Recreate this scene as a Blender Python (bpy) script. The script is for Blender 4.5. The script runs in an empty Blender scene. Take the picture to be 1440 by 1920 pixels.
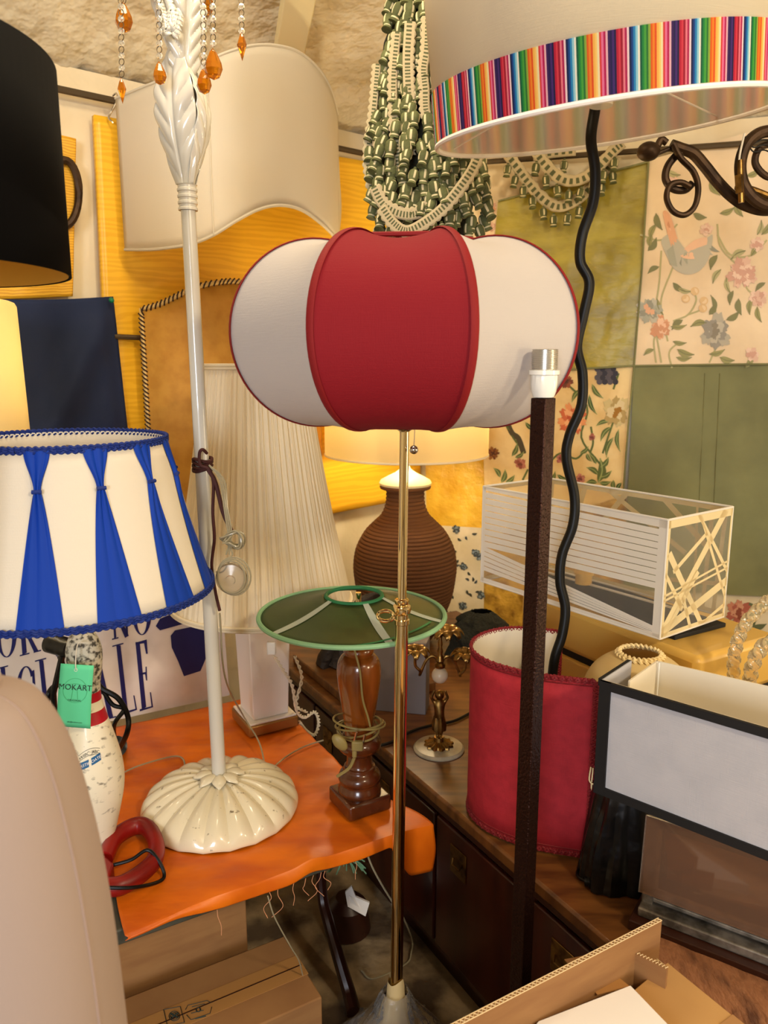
import bpy, bmesh, math, random
from mathutils import Vector, Matrix, noise
random.seed(7)
SC = bpy.context.scene
COL = SC.collection
PI = math.pi
# ---------------------------------------------------------------- camera
F = 1442.0; H = 1.45; PITCH = math.radians(11.0)
CS, SN = math.cos(PITCH), math.sin(PITCH)
cam_d = bpy.data.cameras.new('camera'); cam = bpy.data.objects.new('camera', cam_d); COL.objects.link(cam)
cam.location = (0, 0, H); cam.rotation_euler = (PI/2 - PITCH, 0, 0)
cam_d.sensor_fit = 'VERTICAL'; cam_d.sensor_height = 36.0; cam_d.lens = F/1920*36.0
cam_d.clip_start = 0.02
cam_d.dof.use_dof = True; cam_d.dof.focus_distance = 1.5; cam_d.dof.aperture_fstop = 6.5
SC.camera = cam
SC.view_settings.view_transform = 'Standard'; SC.view_settings.look = 'None'
SC.view_settings.exposure = -0.14; SC.view_settings.gamma = 1.0
SC.view_settings.use_curve_mapping = False
# ---------------------------------------------------------------- light
W = bpy.data.worlds.new('world'); SC.world = W; W.use_nodes = True
W.node_tree.nodes['Background'].inputs[0].default_value = (1.0, 0.86, 0.68, 1)
W.node_tree.nodes['Background'].inputs[1].default_value = 0.30
def light(kind, name, loc, power, col, size=0.5, aim=None, sy=None):
    d = bpy.data.lights.new(name, kind); o = bpy.data.objects.new(name, d); COL.objects.link(o)
    o.location = loc; d.energy = power; d.color = col
    if kind == 'AREA':
        d.size = size
        if sy: d.shape = 'RECTANGLE'; d.size_y = sy
    else: d.shadow_soft_size = size
    if aim is not None:
        o.rotation_euler = (Vector(aim) - Vector(loc)).to_track_quat('-Z', 'Y').to_euler()
    return o
light('AREA', 'ceiling_lamp_light', (1.3, -0.5, 2.4), 36, (1.0, 0.83, 0.58), 0.22, (0.2, 1.9, 0.9))
light('AREA', 'overhead_fill_light', (-0.25, 1.35, 2.6), 15, (1.0, 0.82, 0.56), 0.4, (0.2, 2.0, 0.6))  # added overhead fill that evens brightness towards the back, no visible lamp
light('AREA', 'window_light', (-0.9, -3.9, 1.75), 165, (0.84, 0.90, 1.0), 1.3, (0.0, 1.8, 1.2), 1.4)
light('AREA', 'stand_highlight_light', (1.95, 1.2, 1.10), 6, (1.0, 0.80, 0.5), 0.35, (0.25, 1.15, 1.15))  # added light for the golden highlight on the square stand, no visible lamp
light('AREA', 'side_lamp_light', (1.7, 0.35, 1.42), 8, (1.0, 0.78, 0.48), 0.25, (0.3, 1.5, 1.2))
# ---------------------------------------------------------------- pixel/ray helpers
def ray(px, py):
    u = (px-720)/F; v = (960-py)/F
    return Vector((u, CS+v*SN, -SN+v*CS))
def PY(px, py, Y):
    d = ray(px, py); t = Y/d.y; return Vector((d.x*t, Y, H+d.z*t))
def PZ(px, py, z):
    d = ray(px, py); t = (z-H)/d.z; return Vector((d.x*t, d.y*t, z))
def zat(py, Y):
    d = ray(720, py); return H+Y*d.z/d.y
def PL(px, py, n, c):
    d = ray(px, py); t = c/(n[0]*d.x+n[1]*d.y); return Vector((d.x*t, d.y*t, H+d.z*t))
NL, CL = (.629, -.777), -2.404
NR, CR = (-.319, -.948), -3.09
def LW(px, py, off=0.0): return PL(px, py, NL, CL+off)
def RW(px, py, off=0.0): return PL(px, py, NR, CR+off)
def AB(a, b, z): return Vector((a*.866-b*.5, a*.5+b*.866, z))
def sst(x, a=0.0, b=1.0):
    t = max(0, min(1, (x-a)/(b-a))); return t*t*(3-2*t)
def nz(x, y, z=0.0): return noise.noise(Vector((x, y, z)))
def lerp(a, b, t): return a+(b-a)*t
def cr(pts, n=8, closed=False):
    P = [Vector(p) for p in pts]
    if len(P) < 3: return [P[0].lerp(P[-1], i/n) for i in range(n+1)]
    out = []; m = len(P)
    for i in range(m if closed else m-1):
        p0 = P[(i-1) % m] if closed or i > 0 else P[0]*2-P[1]
        p1 = P[i]; p2 = P[(i+1) % m]
        p3 = P[(i+2) % m] if closed or i+2 < m else P[-1]*2-P[-2]
        for k in range(n):
            t = k/n
            out.append(.5*((2*p1)+(p2-p0)*t+(2*p0-5*p1+4*p2-p3)*t*t+(3*p1-p0-3*p2+p3)*t**3))
    if not closed: out.append(P[-1])
    return out
# ---------------------------------------------------------------- materials
def lin(c): return tuple((x/255/12.92 if x/255 <= .04045 else ((x/255+.055)/1.055)**2.4) for x in c)
def N(nt, typ, **kw):
    n = nt.nodes.new(typ)
    for k, v in kw.items(): setattr(n, k, v)
    return n
def mat(name, rgb, rough=.6, metal=0.0, bump=0.0, bs=150, rgb2=None, vs=6.0, thr=(.4, .65), trans=0.0,
        coat=0.0, transm=0.0, ior=1.45, emit=0.0, weave=0.0, stretch=None, sheen=0.0, spec=0.5, alpha=1.0, vdet=4.0, bdist=.002):
    m = bpy.data.materials.new(name); m.use_nodes = True; nt = m.node_tree
    b = nt.nodes['Principled BSDF']; L = nt.links.new
    c = lin(rgb)+(1,)
    b.inputs['Base Color'].default_value = c
    b.inputs['Roughness'].default_value = rough; b.inputs['Metallic'].default_value = metal
    b.inputs['Coat Weight'].default_value = coat; b.inputs['Transmission Weight'].default_value = transm
    b.inputs['IOR'].default_value = ior; b.inputs['Specular IOR Level'].default_value = spec
    b.inputs['Sheen Weight'].default_value = sheen; b.inputs['Alpha'].default_value = alpha
    if emit:
        b.inputs['Emission Color'].default_value = c; b.inputs['Emission Strength'].default_value = emit
    tc = N(nt, 'ShaderNodeTexCoord'); mp = N(nt, 'ShaderNodeMapping'); L(tc.outputs['Object'], mp.inputs[0])
    if stretch: mp.inputs['Scale'].default_value = stretch
    colout = None
    if rgb2:
        n = N(nt, 'ShaderNodeTexNoise'); n.inputs['Scale'].default_value = vs; n.inputs['Detail'].default_value = vdet
        L(mp.outputs[0], n.inputs['Vector'])
        r = N(nt, 'ShaderNodeValToRGB'); r.color_ramp.elements[0].position = thr[0]; r.color_ramp.elements[1].position = thr[1]
        r.color_ramp.elements[0].color = c; r.color_ramp.elements[1].color = lin(rgb2)+(1,)
        L(n.outputs['Fac'], r.inputs[0]); L(r.outputs[0], b.inputs['Base Color']); colout = r.outputs[0]
    bo = None
    if bump:
        n2 = N(nt, 'ShaderNodeTexNoise'); n2.inputs['Scale'].default_value = bs; n2.inputs['Detail'].default_value = 3
        L(mp.outputs[0], n2.inputs['Vector'])
        bp = N(nt, 'ShaderNodeBump'); bp.inputs['Strength'].default_value = bump; bp.inputs['Distance'].default_value = bdist
        L(n2.outputs['Fac'], bp.inputs['Height']); L(bp.outputs[0], b.inputs['Normal']); bo = bp.outputs[0]
    if weave:
        mx = N(nt, 'ShaderNodeMath', operation='ADD')
        for i, sc in enumerate(((30, 30, 900), (900, 900, 30))):
            mp2 = N(nt, 'ShaderNodeMapping'); mp2.inputs['Scale'].default_value = sc; L(tc.outputs['Object'], mp2.inputs[0])
            nn = N(nt, 'ShaderNodeTexNoise'); nn.inputs['Scale'].default_value = 1.0; nn.inputs['Detail'].default_value = 2
            L(mp2.outputs[0], nn.inputs['Vector']); L(nn.outputs['Fac'], mx.inputs[i])
        bp = N(nt, 'ShaderNodeBump'); bp.inputs['Strength'].default_value = weave; bp.inputs['Distance'].default_value = .0008
        L(mx.outputs[0], bp.inputs['Height'])
        if bo: L(bo, bp.inputs['Normal'])
        L(bp.outputs[0], b.inputs['Normal'])
    if trans:
        t = N(nt, 'ShaderNodeBsdfTranslucent'); t.inputs[0].default_value = c
        if colout: L(colout, t.inputs[0])
        ms = N(nt, 'ShaderNodeMixShader'); ms.inputs[0].default_value = trans
        out = nt.nodes['Material Output']; L(b.outputs[0], ms.inputs[1]); L(t.outputs[0], ms.inputs[2]); L(ms.outputs[0], out.inputs[0])
    return m
def wave_mat(name, c1, c2, scale, dist, dscale, rough=.4, uvs=(1, 1, 1), bump=0.1, uv=True, ramp=(.2, .8), det=3):
    m = mat(name, c1, rough); nt = m.node_tree; L = nt.links.new; b = nt.nodes['Principled BSDF']
    tc = N(nt, 'ShaderNodeTexCoord'); mp = N(nt, 'ShaderNodeMapping'); mp.inputs['Scale'].default_value = uvs
    L(tc.outputs['UV' if uv else 'Object'], mp.inputs[0])
    w = N(nt, 'ShaderNodeTexWave', bands_direction='Y'); w.inputs['Scale'].default_value = scale; w.inputs['Distortion'].default_value = dist
    w.inputs['Detail'].default_value = det; w.inputs['Detail Scale'].default_value = dscale
    L(mp.outputs[0], w.inputs[0])
    r = N(nt, 'ShaderNodeValToRGB'); r.color_ramp.elements[0].position = ramp[0]; r.color_ramp.elements[1].position = ramp[1]
    r.color_ramp.elements[0].color = lin(c1)+(1,); r.color_ramp.elements[1].color = lin(c2)+(1,)
    L(w.outputs['Fac'], r.inputs[0]); L(r.outputs[0], b.inputs['Base Color'])
    if bump:
        bp = N(nt, 'ShaderNodeBump'); bp.inputs['Strength'].default_value = bump; bp.inputs['Distance'].default_value = .002
        L(w.outputs['Fac'], bp.inputs['Height']); L(bp.outputs[0], b.inputs['Normal'])
    return m
M = {}
M['plaster'] = mat('wall_plaster', (236, 222, 190), .85, bump=.6, bs=9, rgb2=(222, 200, 160), vs=2.2, thr=(.45, .7), bdist=.02)
M['plaster_ceil'] = mat('ceiling_plaster', (220, 206, 176), .85, bump=1.0, bs=14, rgb2=(188, 172, 138), vs=3.0, thr=(.42, .72), bdist=.03, vdet=8)
M['floor'] = mat('stone_floor', (158, 136, 104), .7, bump=.8, bs=24, rgb2=(78, 62, 46), vs=7, thr=(.42, .60), bdist=.008, vdet=9)
M['moire'] = wave_mat('yellow_moire_silk', (244, 188, 44), (235, 176, 36), 7, 12, .8, .34, (.25, 1, 1), .02, ramp=(.35,.65))
M['moire2'] = wave_mat('yellow_moire_silk_edge', (236, 180, 46), (212, 150, 30), 6, 5, 1, .45, (.5, 1, 1), .05)
M['yellow_silk'] = mat('yellow_silk', (235, 188, 62), .38, rgb2=(214, 158, 34), vs=9, bump=.5, bs=30, bdist=.01)
M['gold_silk'] = mat('gold_silk', (204, 160, 62), .4, rgb2=(132, 92, 26), vs=18, bump=.7, bs=36, bdist=.01)
M['olive_silk'] = mat('olive_green_silk', (164, 150, 52), .38, rgb2=(138, 124, 36), vs=7, bump=.35, bs=14, bdist=.01, stretch=(1, 1, 2.2), sheen=.3)
M['sage'] = mat('sage_green_cotton', (128, 128, 84), .75, rgb2=(112, 112, 74), vs=4, weave=.3, bump=.3, bs=10, bdist=.01)
M['pale_cloth'] = mat('pale_printed_cotton', (232, 208, 172), .6, rgb2=(216, 190, 152), vs=4, bump=.35, bs=12, bdist=.01)
M['warm_cloth'] = mat('cream_printed_cotton', (234, 208, 150), .65, rgb2=(214, 180, 116), vs=7, bump=.35, bs=16, bdist=.01)
M['white_cloth'] = mat('white_printed_cotton', (226, 212, 182), .65, rgb2=(206, 190, 154), vs=7, bump=.35, bs=16, bdist=.01)
M['shade_white'] = mat('white_linen_shade', (238, 230, 212), .8, weave=.35, trans=.35)
M['shade_cream'] = mat('cream_shade_fabric', (240, 230, 205), .8, weave=.25, trans=.35)
M['pleat_white'] = mat('pleated_silk', (238, 226, 198), .7, weave=.15, trans=.3)
M['lit_shade'] = mat('lit_shade_fabric', (250, 236, 196), .8, trans=.6)
M['blue_white'] = mat('white_cotton_shade', (240, 232, 216), .75, weave=.3, trans=.25)
M['blue'] = mat('royal_blue_silk', (0, 54, 158), .6, spec=.25, bump=.15, bs=40)
M['blue_trim'] = mat('blue_braid', (8, 40, 118), .7, bump=.6, bs=300)
M['navy'] = mat('navy_cotton', (20, 36, 72), .8, weave=.3)
M['black_shade'] = mat('black_card_shade', (7, 6, 6), .9, spec=.1)
M['gold_in'] = mat('gold_lining', (196, 148, 50), .45, metal=.3)
M['red'] = mat('red_cotton', (136, 3, 22), .8, weave=.5, trans=.12)
M['red_pipe'] = mat('red_binding', (128, 4, 10), .75, bump=.2, bs=300)
M['pump_white'] = mat('white_cotton_panel', (216, 209, 204), .8, weave=.45, trans=.3)
M['brass'] = mat('polished_brass', (236, 214, 162), .07, 1.0)
M['old_brass'] = mat('antique_brass', (150, 116, 62), .35, 1.0, rgb2=(96, 70, 36), vs=40)
M['chrome'] = mat('chrome', (200, 195, 190), .15, 1.0)
M['steel'] = mat('worn_aluminium', (176, 170, 160), .42, .75, rgb2=(104, 98, 88), vs=30, bump=.2, bs=80)
M['enamel'] = mat('cream_enamel', (226, 214, 184), .25, coat=.5, rgb2=(120, 104, 80), vs=60, thr=(.66, .74), vdet=8)
M['enamel_clean'] = mat('white_enamel', (208, 204, 192), .25, coat=.5)
M['bowling'] = mat('worn_pin_plastic', (236, 226, 200), .4, coat=.2, rgb2=(84, 74, 58), vs=60, thr=(.58, .76), vdet=14, stretch=(1, 1, 1.5))
M['pin_grey'] = mat('scuffed_pin_plastic', (206, 200, 182), .6, rgb2=(70, 66, 58), vs=110, thr=(.45, .6), vdet=8)
M['pin_red'] = mat('red_pin_band', (176, 22, 36), .35)
M['mint'] = mat('mint_card', (92, 205, 150), .7)
M['ink'] = mat('black_ink', (20, 34, 30), .6)
M['print_blue'] = mat('blue_print', (30, 92, 140), .5)
M['string'] = mat('white_string', (220, 212, 195), .8)
M['sign'] = mat('white_sign_board', (226, 214, 200), .55, rgb2=(200, 184, 166), vs=5)
M['sign_blue'] = mat('navy_sign_ink', (18, 22, 84), .5)
M['orange'] = mat('orange_satin', (222, 112, 12), .42, rgb2=(196, 86, 6), vs=5, bump=.25, bs=9, bdist=.012, stretch=(1, 2.5, 1))
M['thread'] = mat('loose_thread', (214, 150, 110), .8)
M['table'] = mat('grey_green_metal', (62, 62, 52), .5, rgb2=(84, 82, 70), vs=14)
M['mahog'] = mat('mahogany', (66, 24, 12), .3, rgb2=(50, 14, 8), vs=9, stretch=(3, 3, .25), coat=.2)
M['walnut'] = mat('walnut_top', (112, 70, 32), .35, rgb2=(80, 46, 20), vs=8, stretch=(1, 6, 1), coat=.1)
M['darkwood'] = mat('dark_wood_edge', (52, 24, 14), .35)
M['turned'] = mat('varnished_turned_wood', (134, 72, 22), .22, rgb2=(94, 42, 12), vs=9, stretch=(3, 3, .5), coat=.6)
M['turned_dk'] = mat('varnished_dark_wood', (88, 42, 16), .25, rgb2=(64, 26, 10), vs=14, coat=.5)
M['drift'] = mat('black_driftwood', (34, 24, 16), .7, bump=.8, bs=40, bdist=.01)
M['rope'] = wave_mat('brown_rope', (96, 58, 26), (58, 32, 14), 60, .5, 1, .85, (1, 0, 1), .6)
M['cream_cap'] = mat('cream_resin', (222, 206, 160), .5)
M['green'] = mat('green_shade_card', (44, 64, 26), .42, trans=.08, rgb2=(60, 80, 38), vs=5)
M['green_pale'] = mat('pale_green_binding', (132, 176, 132), .7, bump=.3, bs=300)
M['green_rib'] = mat('green_ribbon', (40, 118, 72), .7)
M['tape'] = mat('pale_grey_tape', (176, 186, 172), .8)
M['rod'] = mat('dark_rail_metal', (88, 74, 54), .5, .5)
M['iron'] = mat('brown_wrought_iron', (70, 50, 32), .5, .6, bump=.5, bs=50, rgb2=(44, 30, 20), vs=30)
M['bronze'] = mat('hammered_bronze_paint', (52, 30, 24), .26, .8, bump=.8, bs=230, bdist=.003)
M['porcelain'] = mat('white_porcelain', (232, 230, 222), .2, coat=.4)
M['thread_metal'] = mat('threaded_metal', (196, 192, 184), .3, .9)
M['black_cord'] = mat('black_rubber', (6, 6, 6), .42, spec=.3)
M['brown_cord'] = mat('maroon_cord', (66, 22, 18), .7)
M['clear'] = mat('clear_cable', (186, 176, 146), .2, transm=.4)
M['clear2'] = mat('clear_plastic', (226, 216, 196), .15, transm=.75)
M['amber'] = mat('amber_crystal', (214, 134, 20), .05, transm=.8, ior=1.5)
M['crystal'] = mat('clear_crystal', (250, 248, 240), .03, transm=.9, ior=1.5)
M['parch'] = mat('parchment', (212, 156, 60), .6, rgb2=(198, 140, 48), vs=22, trans=.2)
M['parch_trim'] = mat('parchment_cord', (222, 188, 120), .7)
M['stitch'] = mat('brown_stitching', (52, 28, 16), .7)
M['redshade'] = mat('crimson_linen', (172, 32, 44), .75, weave=.6, trans=.1, rgb2=(158, 26, 38), vs=40)
M['redtrim'] = mat('crimson_braid', (120, 16, 24), .7, bump=.8, bs=260)
M['lining'] = mat('ivory_lining', (236, 226, 204), .7, trans=.2)
M['greyface'] = mat('pale_grey_linen', (184, 182, 186), .8, weave=.4, rgb2=(176, 175, 180), vs=14)
M['blackedge'] = mat('black_binding', (14, 13, 14), .7)
M['lacq'] = mat('cream_lacquer', (214, 172, 84), .35, coat=.3)
M['dome_cream'] = mat('cream_parchment_dome', (238, 214, 156), .6, trans=.3)
M['lace'] = mat('cream_lace', (238, 216, 164), .8, bump=.8, bs=200)
M['acryl'] = mat('smoked_acrylic', (150, 118, 96), .05, transm=.75, ior=1.45)
M['frost'] = mat('clear_acrylic', (246, 244, 238), .08, transm=.95, ior=1.15)
M['paper_strip'] = mat('white_paper_strip', (238, 232, 220), .75, trans=.3)
M['paper_strip_warm'] = mat('cream_paper_strip', (236, 218, 170), .75, trans=.3)
M['glass'] = mat('twisted_glass', (240, 226, 190), .05, transm=.85, ior=1.45)
M['cardboard'] = mat('cardboard', (152, 110, 66), .8, rgb2=(140, 98, 58), vs=7, stretch=(1, 1, 6))
M['cardboard_lt'] = mat('light_cardboard', (188, 144, 86), .8, rgb2=(178, 134, 78), vs=7)
M['packtape'] = mat('brown_packing_tape', (170, 124, 72), .3, coat=.3)
M['flute'] = mat('corrugated_edge', (222, 196, 150), .9)
M['paper'] = mat('white_paper', (238, 232, 226), .7)
M['hide'] = mat('red_brown_hide', (150, 100, 68), .6, rgb2=(88, 52, 34), vs=14, thr=(.46, .68), bump=.9, bs=55, bdist=.006, stretch=(2.2, 1, 1))
M['bag'] = mat('black_plastic', (8, 9, 10), .32, bump=.5, bs=12, bdist=.02)
M['t_green'] = mat('green_tassel_thread', (104, 108, 66), .8, bump=.6, bs=300, rgb2=(80, 84, 48), vs=30)
M['t_cream'] = mat('cream_tassel_thread', (214, 200, 158), .8, bump=.5, bs=300)
M['t_dark'] = mat('tassel_depth', (34, 33, 22), .95, bump=1, bs=60, bdist=.01)  # shade between the tassels put into the colour; the dark cloth shares it
M['trim_cream'] = mat('woven_cream_trim', (188, 172, 136), .85, bump=.6, bs=250)
M['trim_green'] = mat('woven_green_trim', (86, 90, 58), .85, bump=.6, bs=250)
M['fore'] = mat('beige_shade_fabric', (180, 160, 150), .8, weave=.2, trans=.2)
M['fore_seam'] = mat('beige_seam', (160, 138, 128), .8)
M['redplastic'] = mat('red_plastic', (150, 20, 14), .4, rgb2=(112, 16, 10), vs=10)
M['wrap'] = mat('plastic_wrap', (240, 240, 240), .08, transm=.85, ior=1.25, bump=1.0, bs=30, bdist=.012)
M['masking'] = mat('cream_masking_paper', (222, 200, 150), .7, bump=.5, bs=40)
M['alab'] = mat('alabaster', (206, 186, 156), .35)
M['marble'] = mat('grey_marble', (188, 176, 148), .35, rgb2=(150, 138, 112), vs=18)
M['beam'] = mat('cream_painted_beam', (232, 218, 172), .6)
M['plug'] = mat('olive_plug_plastic', (140, 124, 72), .45)
M['plug_pin'] = mat('plug_pin_metal', (220, 215, 205), .2, 1.0)
M['greybox'] = mat('grey_card', (112, 104, 104), .8)
M['whitebase'] = mat('white_satin_lacquer', (232, 222, 210), .45)
M['gilt'] = mat('gilt_edge', (166, 122, 66), .4, .6)
M['bulb'] = mat('warm_bulb', (255, 214, 150), .4, emit=12)
M['pingreen'] = mat('green_pin_head', (10, 120, 80), .4)
def FL(rgb): 
    k = 'print_%d_%d_%d' % rgb
    if k not in M: M[k] = mat('printed_colour', rgb, .7)
    return M[k]
# ---------------------------------------------------------------- mesh builder
class MB:
    def __init__(s): s.v = []; s.f = []
    def add(s, vs, fs, m=0):
        o = len(s.v); s.v += [Vector(v) for v in vs]
        for f in fs: s.f.append(([i+o for i in f], m, None))
        return s
    def grid(s, fn, nu, nv, m=0, cu=False, mf=None, us=1.0, vs_=1.0, flip=False):
        o = len(s.v); w = nu if cu else nu+1
        for j in range(nv+1):
            for i in range(w): s.v.append(Vector(fn(i/nu, j/nv)))
        for j in range(nv):
            for i in range(nu):
                a = o+j*w+i; b = o+j*w+(i+1) % w; c = o+(j+1)*w+(i+1) % w; d = o+(j+1)*w+i
                uv = [(i/nu*us, j/nv*vs_), ((i+1)/nu*us, j/nv*vs_), ((i+1)/nu*us, (j+1)/nv*vs_), (i/nu*us, (j+1)/nv*vs_)]
                f = [a, b, c, d]
                if flip: f = f[::-1]; uv = uv[::-1]
                s.f.append((f, mf(i, j) if mf else m, uv))
        return s
    def lathe(s, prof, c=(0, 0, 0), seg=32, m=0, caps=True, mod=None, a0=0, a1=2*PI, us=1.0, vs_=1.0, mf=None, sq=None):
        c = Vector(c); n = len(prof)-1; full = abs(a1-a0-2*PI) < 1e-6
        def fn(u, v):
            r, z = prof[round(v*n)]; th = lerp(a0, a1, u)
            if mod: r, z = mod(r, z, th)
            return c+Vector((r*math.sin(th), -r*math.cos(th), z))
        o = len(s.v); s.grid(fn, seg, n, m, cu=full, us=us, vs_=vs_, mf=mf)
        if caps and full:
            if prof[0][0] > 1e-4: s.f.append(([o+i for i in range(seg)][::-1], m, None))
            if prof[-1][0] > 1e-4: s.f.append(([o+n*seg+i for i in range(seg)], m, None))
        return s
    def tube(s, pts, r=.005, seg=8, m=0, closed=False, caps=True, flat=1.0, n0=None, rf=None):
        P = [Vector(p) for p in pts]; n = len(P)
        T = []
        for i in range(n):
            a = P[(i-1) % n] if closed or i > 0 else P[i]; b = P[(i+1) % n] if closed or i < n-1 else P[i]
            t = (b-a); T.append(t.normalized() if t.length > 1e-9 else Vector((0, 0, 1)))
        nn = Vector(n0) if n0 is not None else (Vector((0, 0, 1)) if abs(T[0].z) < .9 else Vector((1, 0, 0)))
        o = len(s.v)
        for i in range(n):
            nn = (nn-T[i]*nn.dot(T[i])); nn = nn.normalized() if nn.length > 1e-6 else T[i].orthogonal().normalized()
            b = T[i].cross(nn)
            rr = r[i] if isinstance(r, (list, tuple)) else (rf(i/(n-1)) if rf else r)
            for k in range(seg):
                a = 2*PI*k/seg; s.v.append(P[i]+nn*(rr*flat*math.cos(a))+b*(rr*math.sin(a)))
        for i in range(n if closed else n-1):
            for k in range(seg):
                a = o+i*seg; b2 = o+((i+1) % n)*seg; k2 = (k+1) % seg
                s.f.append(([a+k, a+k2, b2+k2, b2+k], m, [(i/n, k/seg), (i/n, (k+1)/seg), ((i+1)/n, (k+1)/seg), ((i+1)/n, k/seg)]))
        if caps and not closed:
            s.f.append(([o+k for k in range(seg)][::-1], m, None)); s.f.append(([o+(n-1)*seg+k for k in range(seg)], m, None))
        return s
    def hexa(s, c8, m=0):
        return s.add(c8, [(3, 2, 1, 0), (4, 5, 6, 7), (0, 1, 5, 4), (1, 2, 6, 5), (2, 3, 7, 6), (3, 0, 4, 7)], m)
    def box(s, c, size, ax=None, m=0):
        c = Vector(c); X, Y, Z = ax if ax else (Vector((1, 0, 0)), Vector((0, 1, 0)), Vector((0, 0, 1)))
        X = Vector(X)*size[0]/2; Y = Vector(Y)*size[1]/2; Z = Vector(Z)*size[2]/2
        return s.hexa([c-X-Y-Z, c+X-Y-Z, c+X+Y-Z, c-X+Y-Z, c-X-Y+Z, c+X-Y+Z, c+X+Y+Z, c-X+Y+Z], m)
    def abox(s, a0, a1, b0, b1, z0, z1, m=0):
        return s.hexa([AB(a0, b0, z0), AB(a1, b0, z0), AB(a1, b1, z0), AB(a0, b1, z0), AB(a0, b0, z1), AB(a1, b0, z1), AB(a1, b1, z1), AB(a0, b1, z1)], m)
    def ball(s, c, r, seg=14, rings=9, m=0, sc=(1, 1, 1), ax=None):
        c = Vector(c); o = len(s.v)
        def fn(u, v):
            th = 2*PI*u; ph = PI*v
            p = Vector((math.sin(ph)*math.cos(th)*sc[0], math.sin(ph)*math.sin(th)*sc[1], -math.cos(ph)*sc[2]))*r
            return c+(ax @ p if ax else p)
        return s.grid(fn, seg, rings, m, cu=True, flip=True)
    def poly(s, pts, m=0): return s.add(pts, [list(range(len(pts)))], m)
    def slab(s, pts, off, m=0):
        P = [Vector(p) for p in pts]; n = len(P); off = Vector(off)
        return s.add(P+[p+off for p in P], [list(range(n))[::-1], list(range(n, 2*n))]+[(i, (i+1) % n, n+(i+1) % n, n+i) for i in range(n)], m)
    def build(s, name, mats, parent=None, smooth=35, solid=0, soff=0.0, bevel=0, origin=None, sub=0):
        if not isinstance(mats, (list, tuple)): mats = [mats]
        me = bpy.data.meshes.new(name)
        if parent is not None: org = parent['_w'] if '_w' in parent else parent.location; org = Vector(org)
        elif origin is not None: org = Vector(origin)
        else:
            xs = [v.x for v in s.v]; ys = [v.y for v in s.v]
            org = Vector(((min(xs)+max(xs))/2, (min(ys)+max(ys))/2, min(v.z for v in s.v)))
        me.from_pydata([v-org for v in s.v], [], [f[0] for f in s.f])
        for m in mats: me.materials.append(M[m] if isinstance(m, str) else m)
        me.polygons.foreach_set('material_index', [f[1] for f in s.f])
        uvl = me.uv_layers.new(name='uv'); k = 0
        dat = [0.0]*(2*len(me.loops))
        for f in s.f:
            if f[2]:
                for q, (a, b) in enumerate(f[2]): dat[2*(k+q)] = a; dat[2*(k+q)+1] = b
            k += len(f[0])
        uvl.data.foreach_set('uv', dat)
        if smooth:
            me.polygons.foreach_set('use_smooth', [True]*len(me.polygons))
            me.set_sharp_from_angle(angle=math.radians(smooth))
        me.update()
        o = bpy.data.objects.new(name, me); COL.objects.link(o)
        if parent is not None: o.parent = parent; o['_w'] = tuple(org)
        else: o.location = org; o['_w'] = tuple(org)
        if solid:
            md = o.modifiers.new('solidify', 'SOLIDIFY'); md.thickness = solid; md.offset = soff
        if bevel:
            md = o.modifiers.new('bevel', 'BEVEL'); md.width = bevel; md.segments = 2; md.limit_method = 'ANGLE'; md.angle_limit = math.radians(40)
        if sub:
            md = o.modifiers.new('subsurf', 'SUBSURF'); md.levels = sub; md.render_levels = sub
        return o
def tag(o, label=None, cat=None, group=None, kind=None):
    if label: o['label'] = label
    if cat: o['category'] = cat
    if group: o['group'] = group
    if kind: o['kind'] = kind
    return o
def thing(name, label, cat, loc, group=None):
    o = bpy.data.objects.new(name, None); COL.objects.link(o); o.location = loc; o['_w'] = tuple(Vector(loc)); o.empty_display_size = .05
    return tag(o, label, cat, group)
def text_verts(txt, size=1.0, align='CENTER', spacing=1.0):
    cu = bpy.data.curves.new('txt', 'FONT'); cu.body = txt; cu.size = size; cu.align_x = align; cu.space_character = spacing
    ob = bpy.data.objects.new('txt', cu); COL.objects.link(ob)
    dg = bpy.context.evaluated_depsgraph_get(); ev = ob.evaluated_get(dg); me = ev.to_mesh()
    vs = [v.co.copy() for v in me.vertices]; fs = [list(p.vertices) for p in me.polygons]
    ev.to_mesh_clear(); bpy.data.objects.remove(ob); bpy.data.curves.remove(cu)
    return vs, fs
def add_text(mb, txt, size, fn, m=0, spacing=1.0, align='CENTER'):
    vs, fs = text_verts(txt, size, align, spacing); mb.add([fn(v.x, v.y) for v in vs], fs, m)
def copy_tree(o, parent=None):
    c = o.copy(); COL.objects.link(c)
    if parent: c.parent = parent
    for ch in list(o.children): copy_tree(ch, c)
    return c
# ================================================================ SETTING
CX = (CL*NR[1]-NL[1]*CR)/(NL[0]*NR[1]-NL[1]*NR[0]); CY = (NL[0]*CR-NR[0]*CL)/(NL[0]*NR[1]-NL[1]*NR[0])
CORNER = Vector((CX, CY, 0)); DLW = Vector((-.777, -.629, 0)); DRW = Vector((.948, -.319, 0))
def struct(name, mb, m, **k): return tag(mb.build(name, m, **k), kind='structure')
LX, RX, BY = -3.0, 3.0, -4.3
ly = (.629*LX-CL)/.777; ry = (-CR-.319*RX)/.948
def wallquad(p, q, z1, res=24, wob=.008):
    p = Vector(p); q = Vector(q); n = (q-p).normalized().cross(Vector((0, 0, 1)))
    mb = MB()
    mb.grid(lambda u, v: p.lerp(q, u)+Vector((0, 0, z1*v))+n*wob*(nz(u*9, v*5, p.x)-.2*0), res, res)
    return mb
WZ = 2.27
struct('wall_left', wallquad(CORNER, (LX, ly, 0), WZ), 'plaster', solid=0)
struct('wall_right', wallquad((RX, ry, 0), CORNER, WZ), 'plaster')
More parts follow.
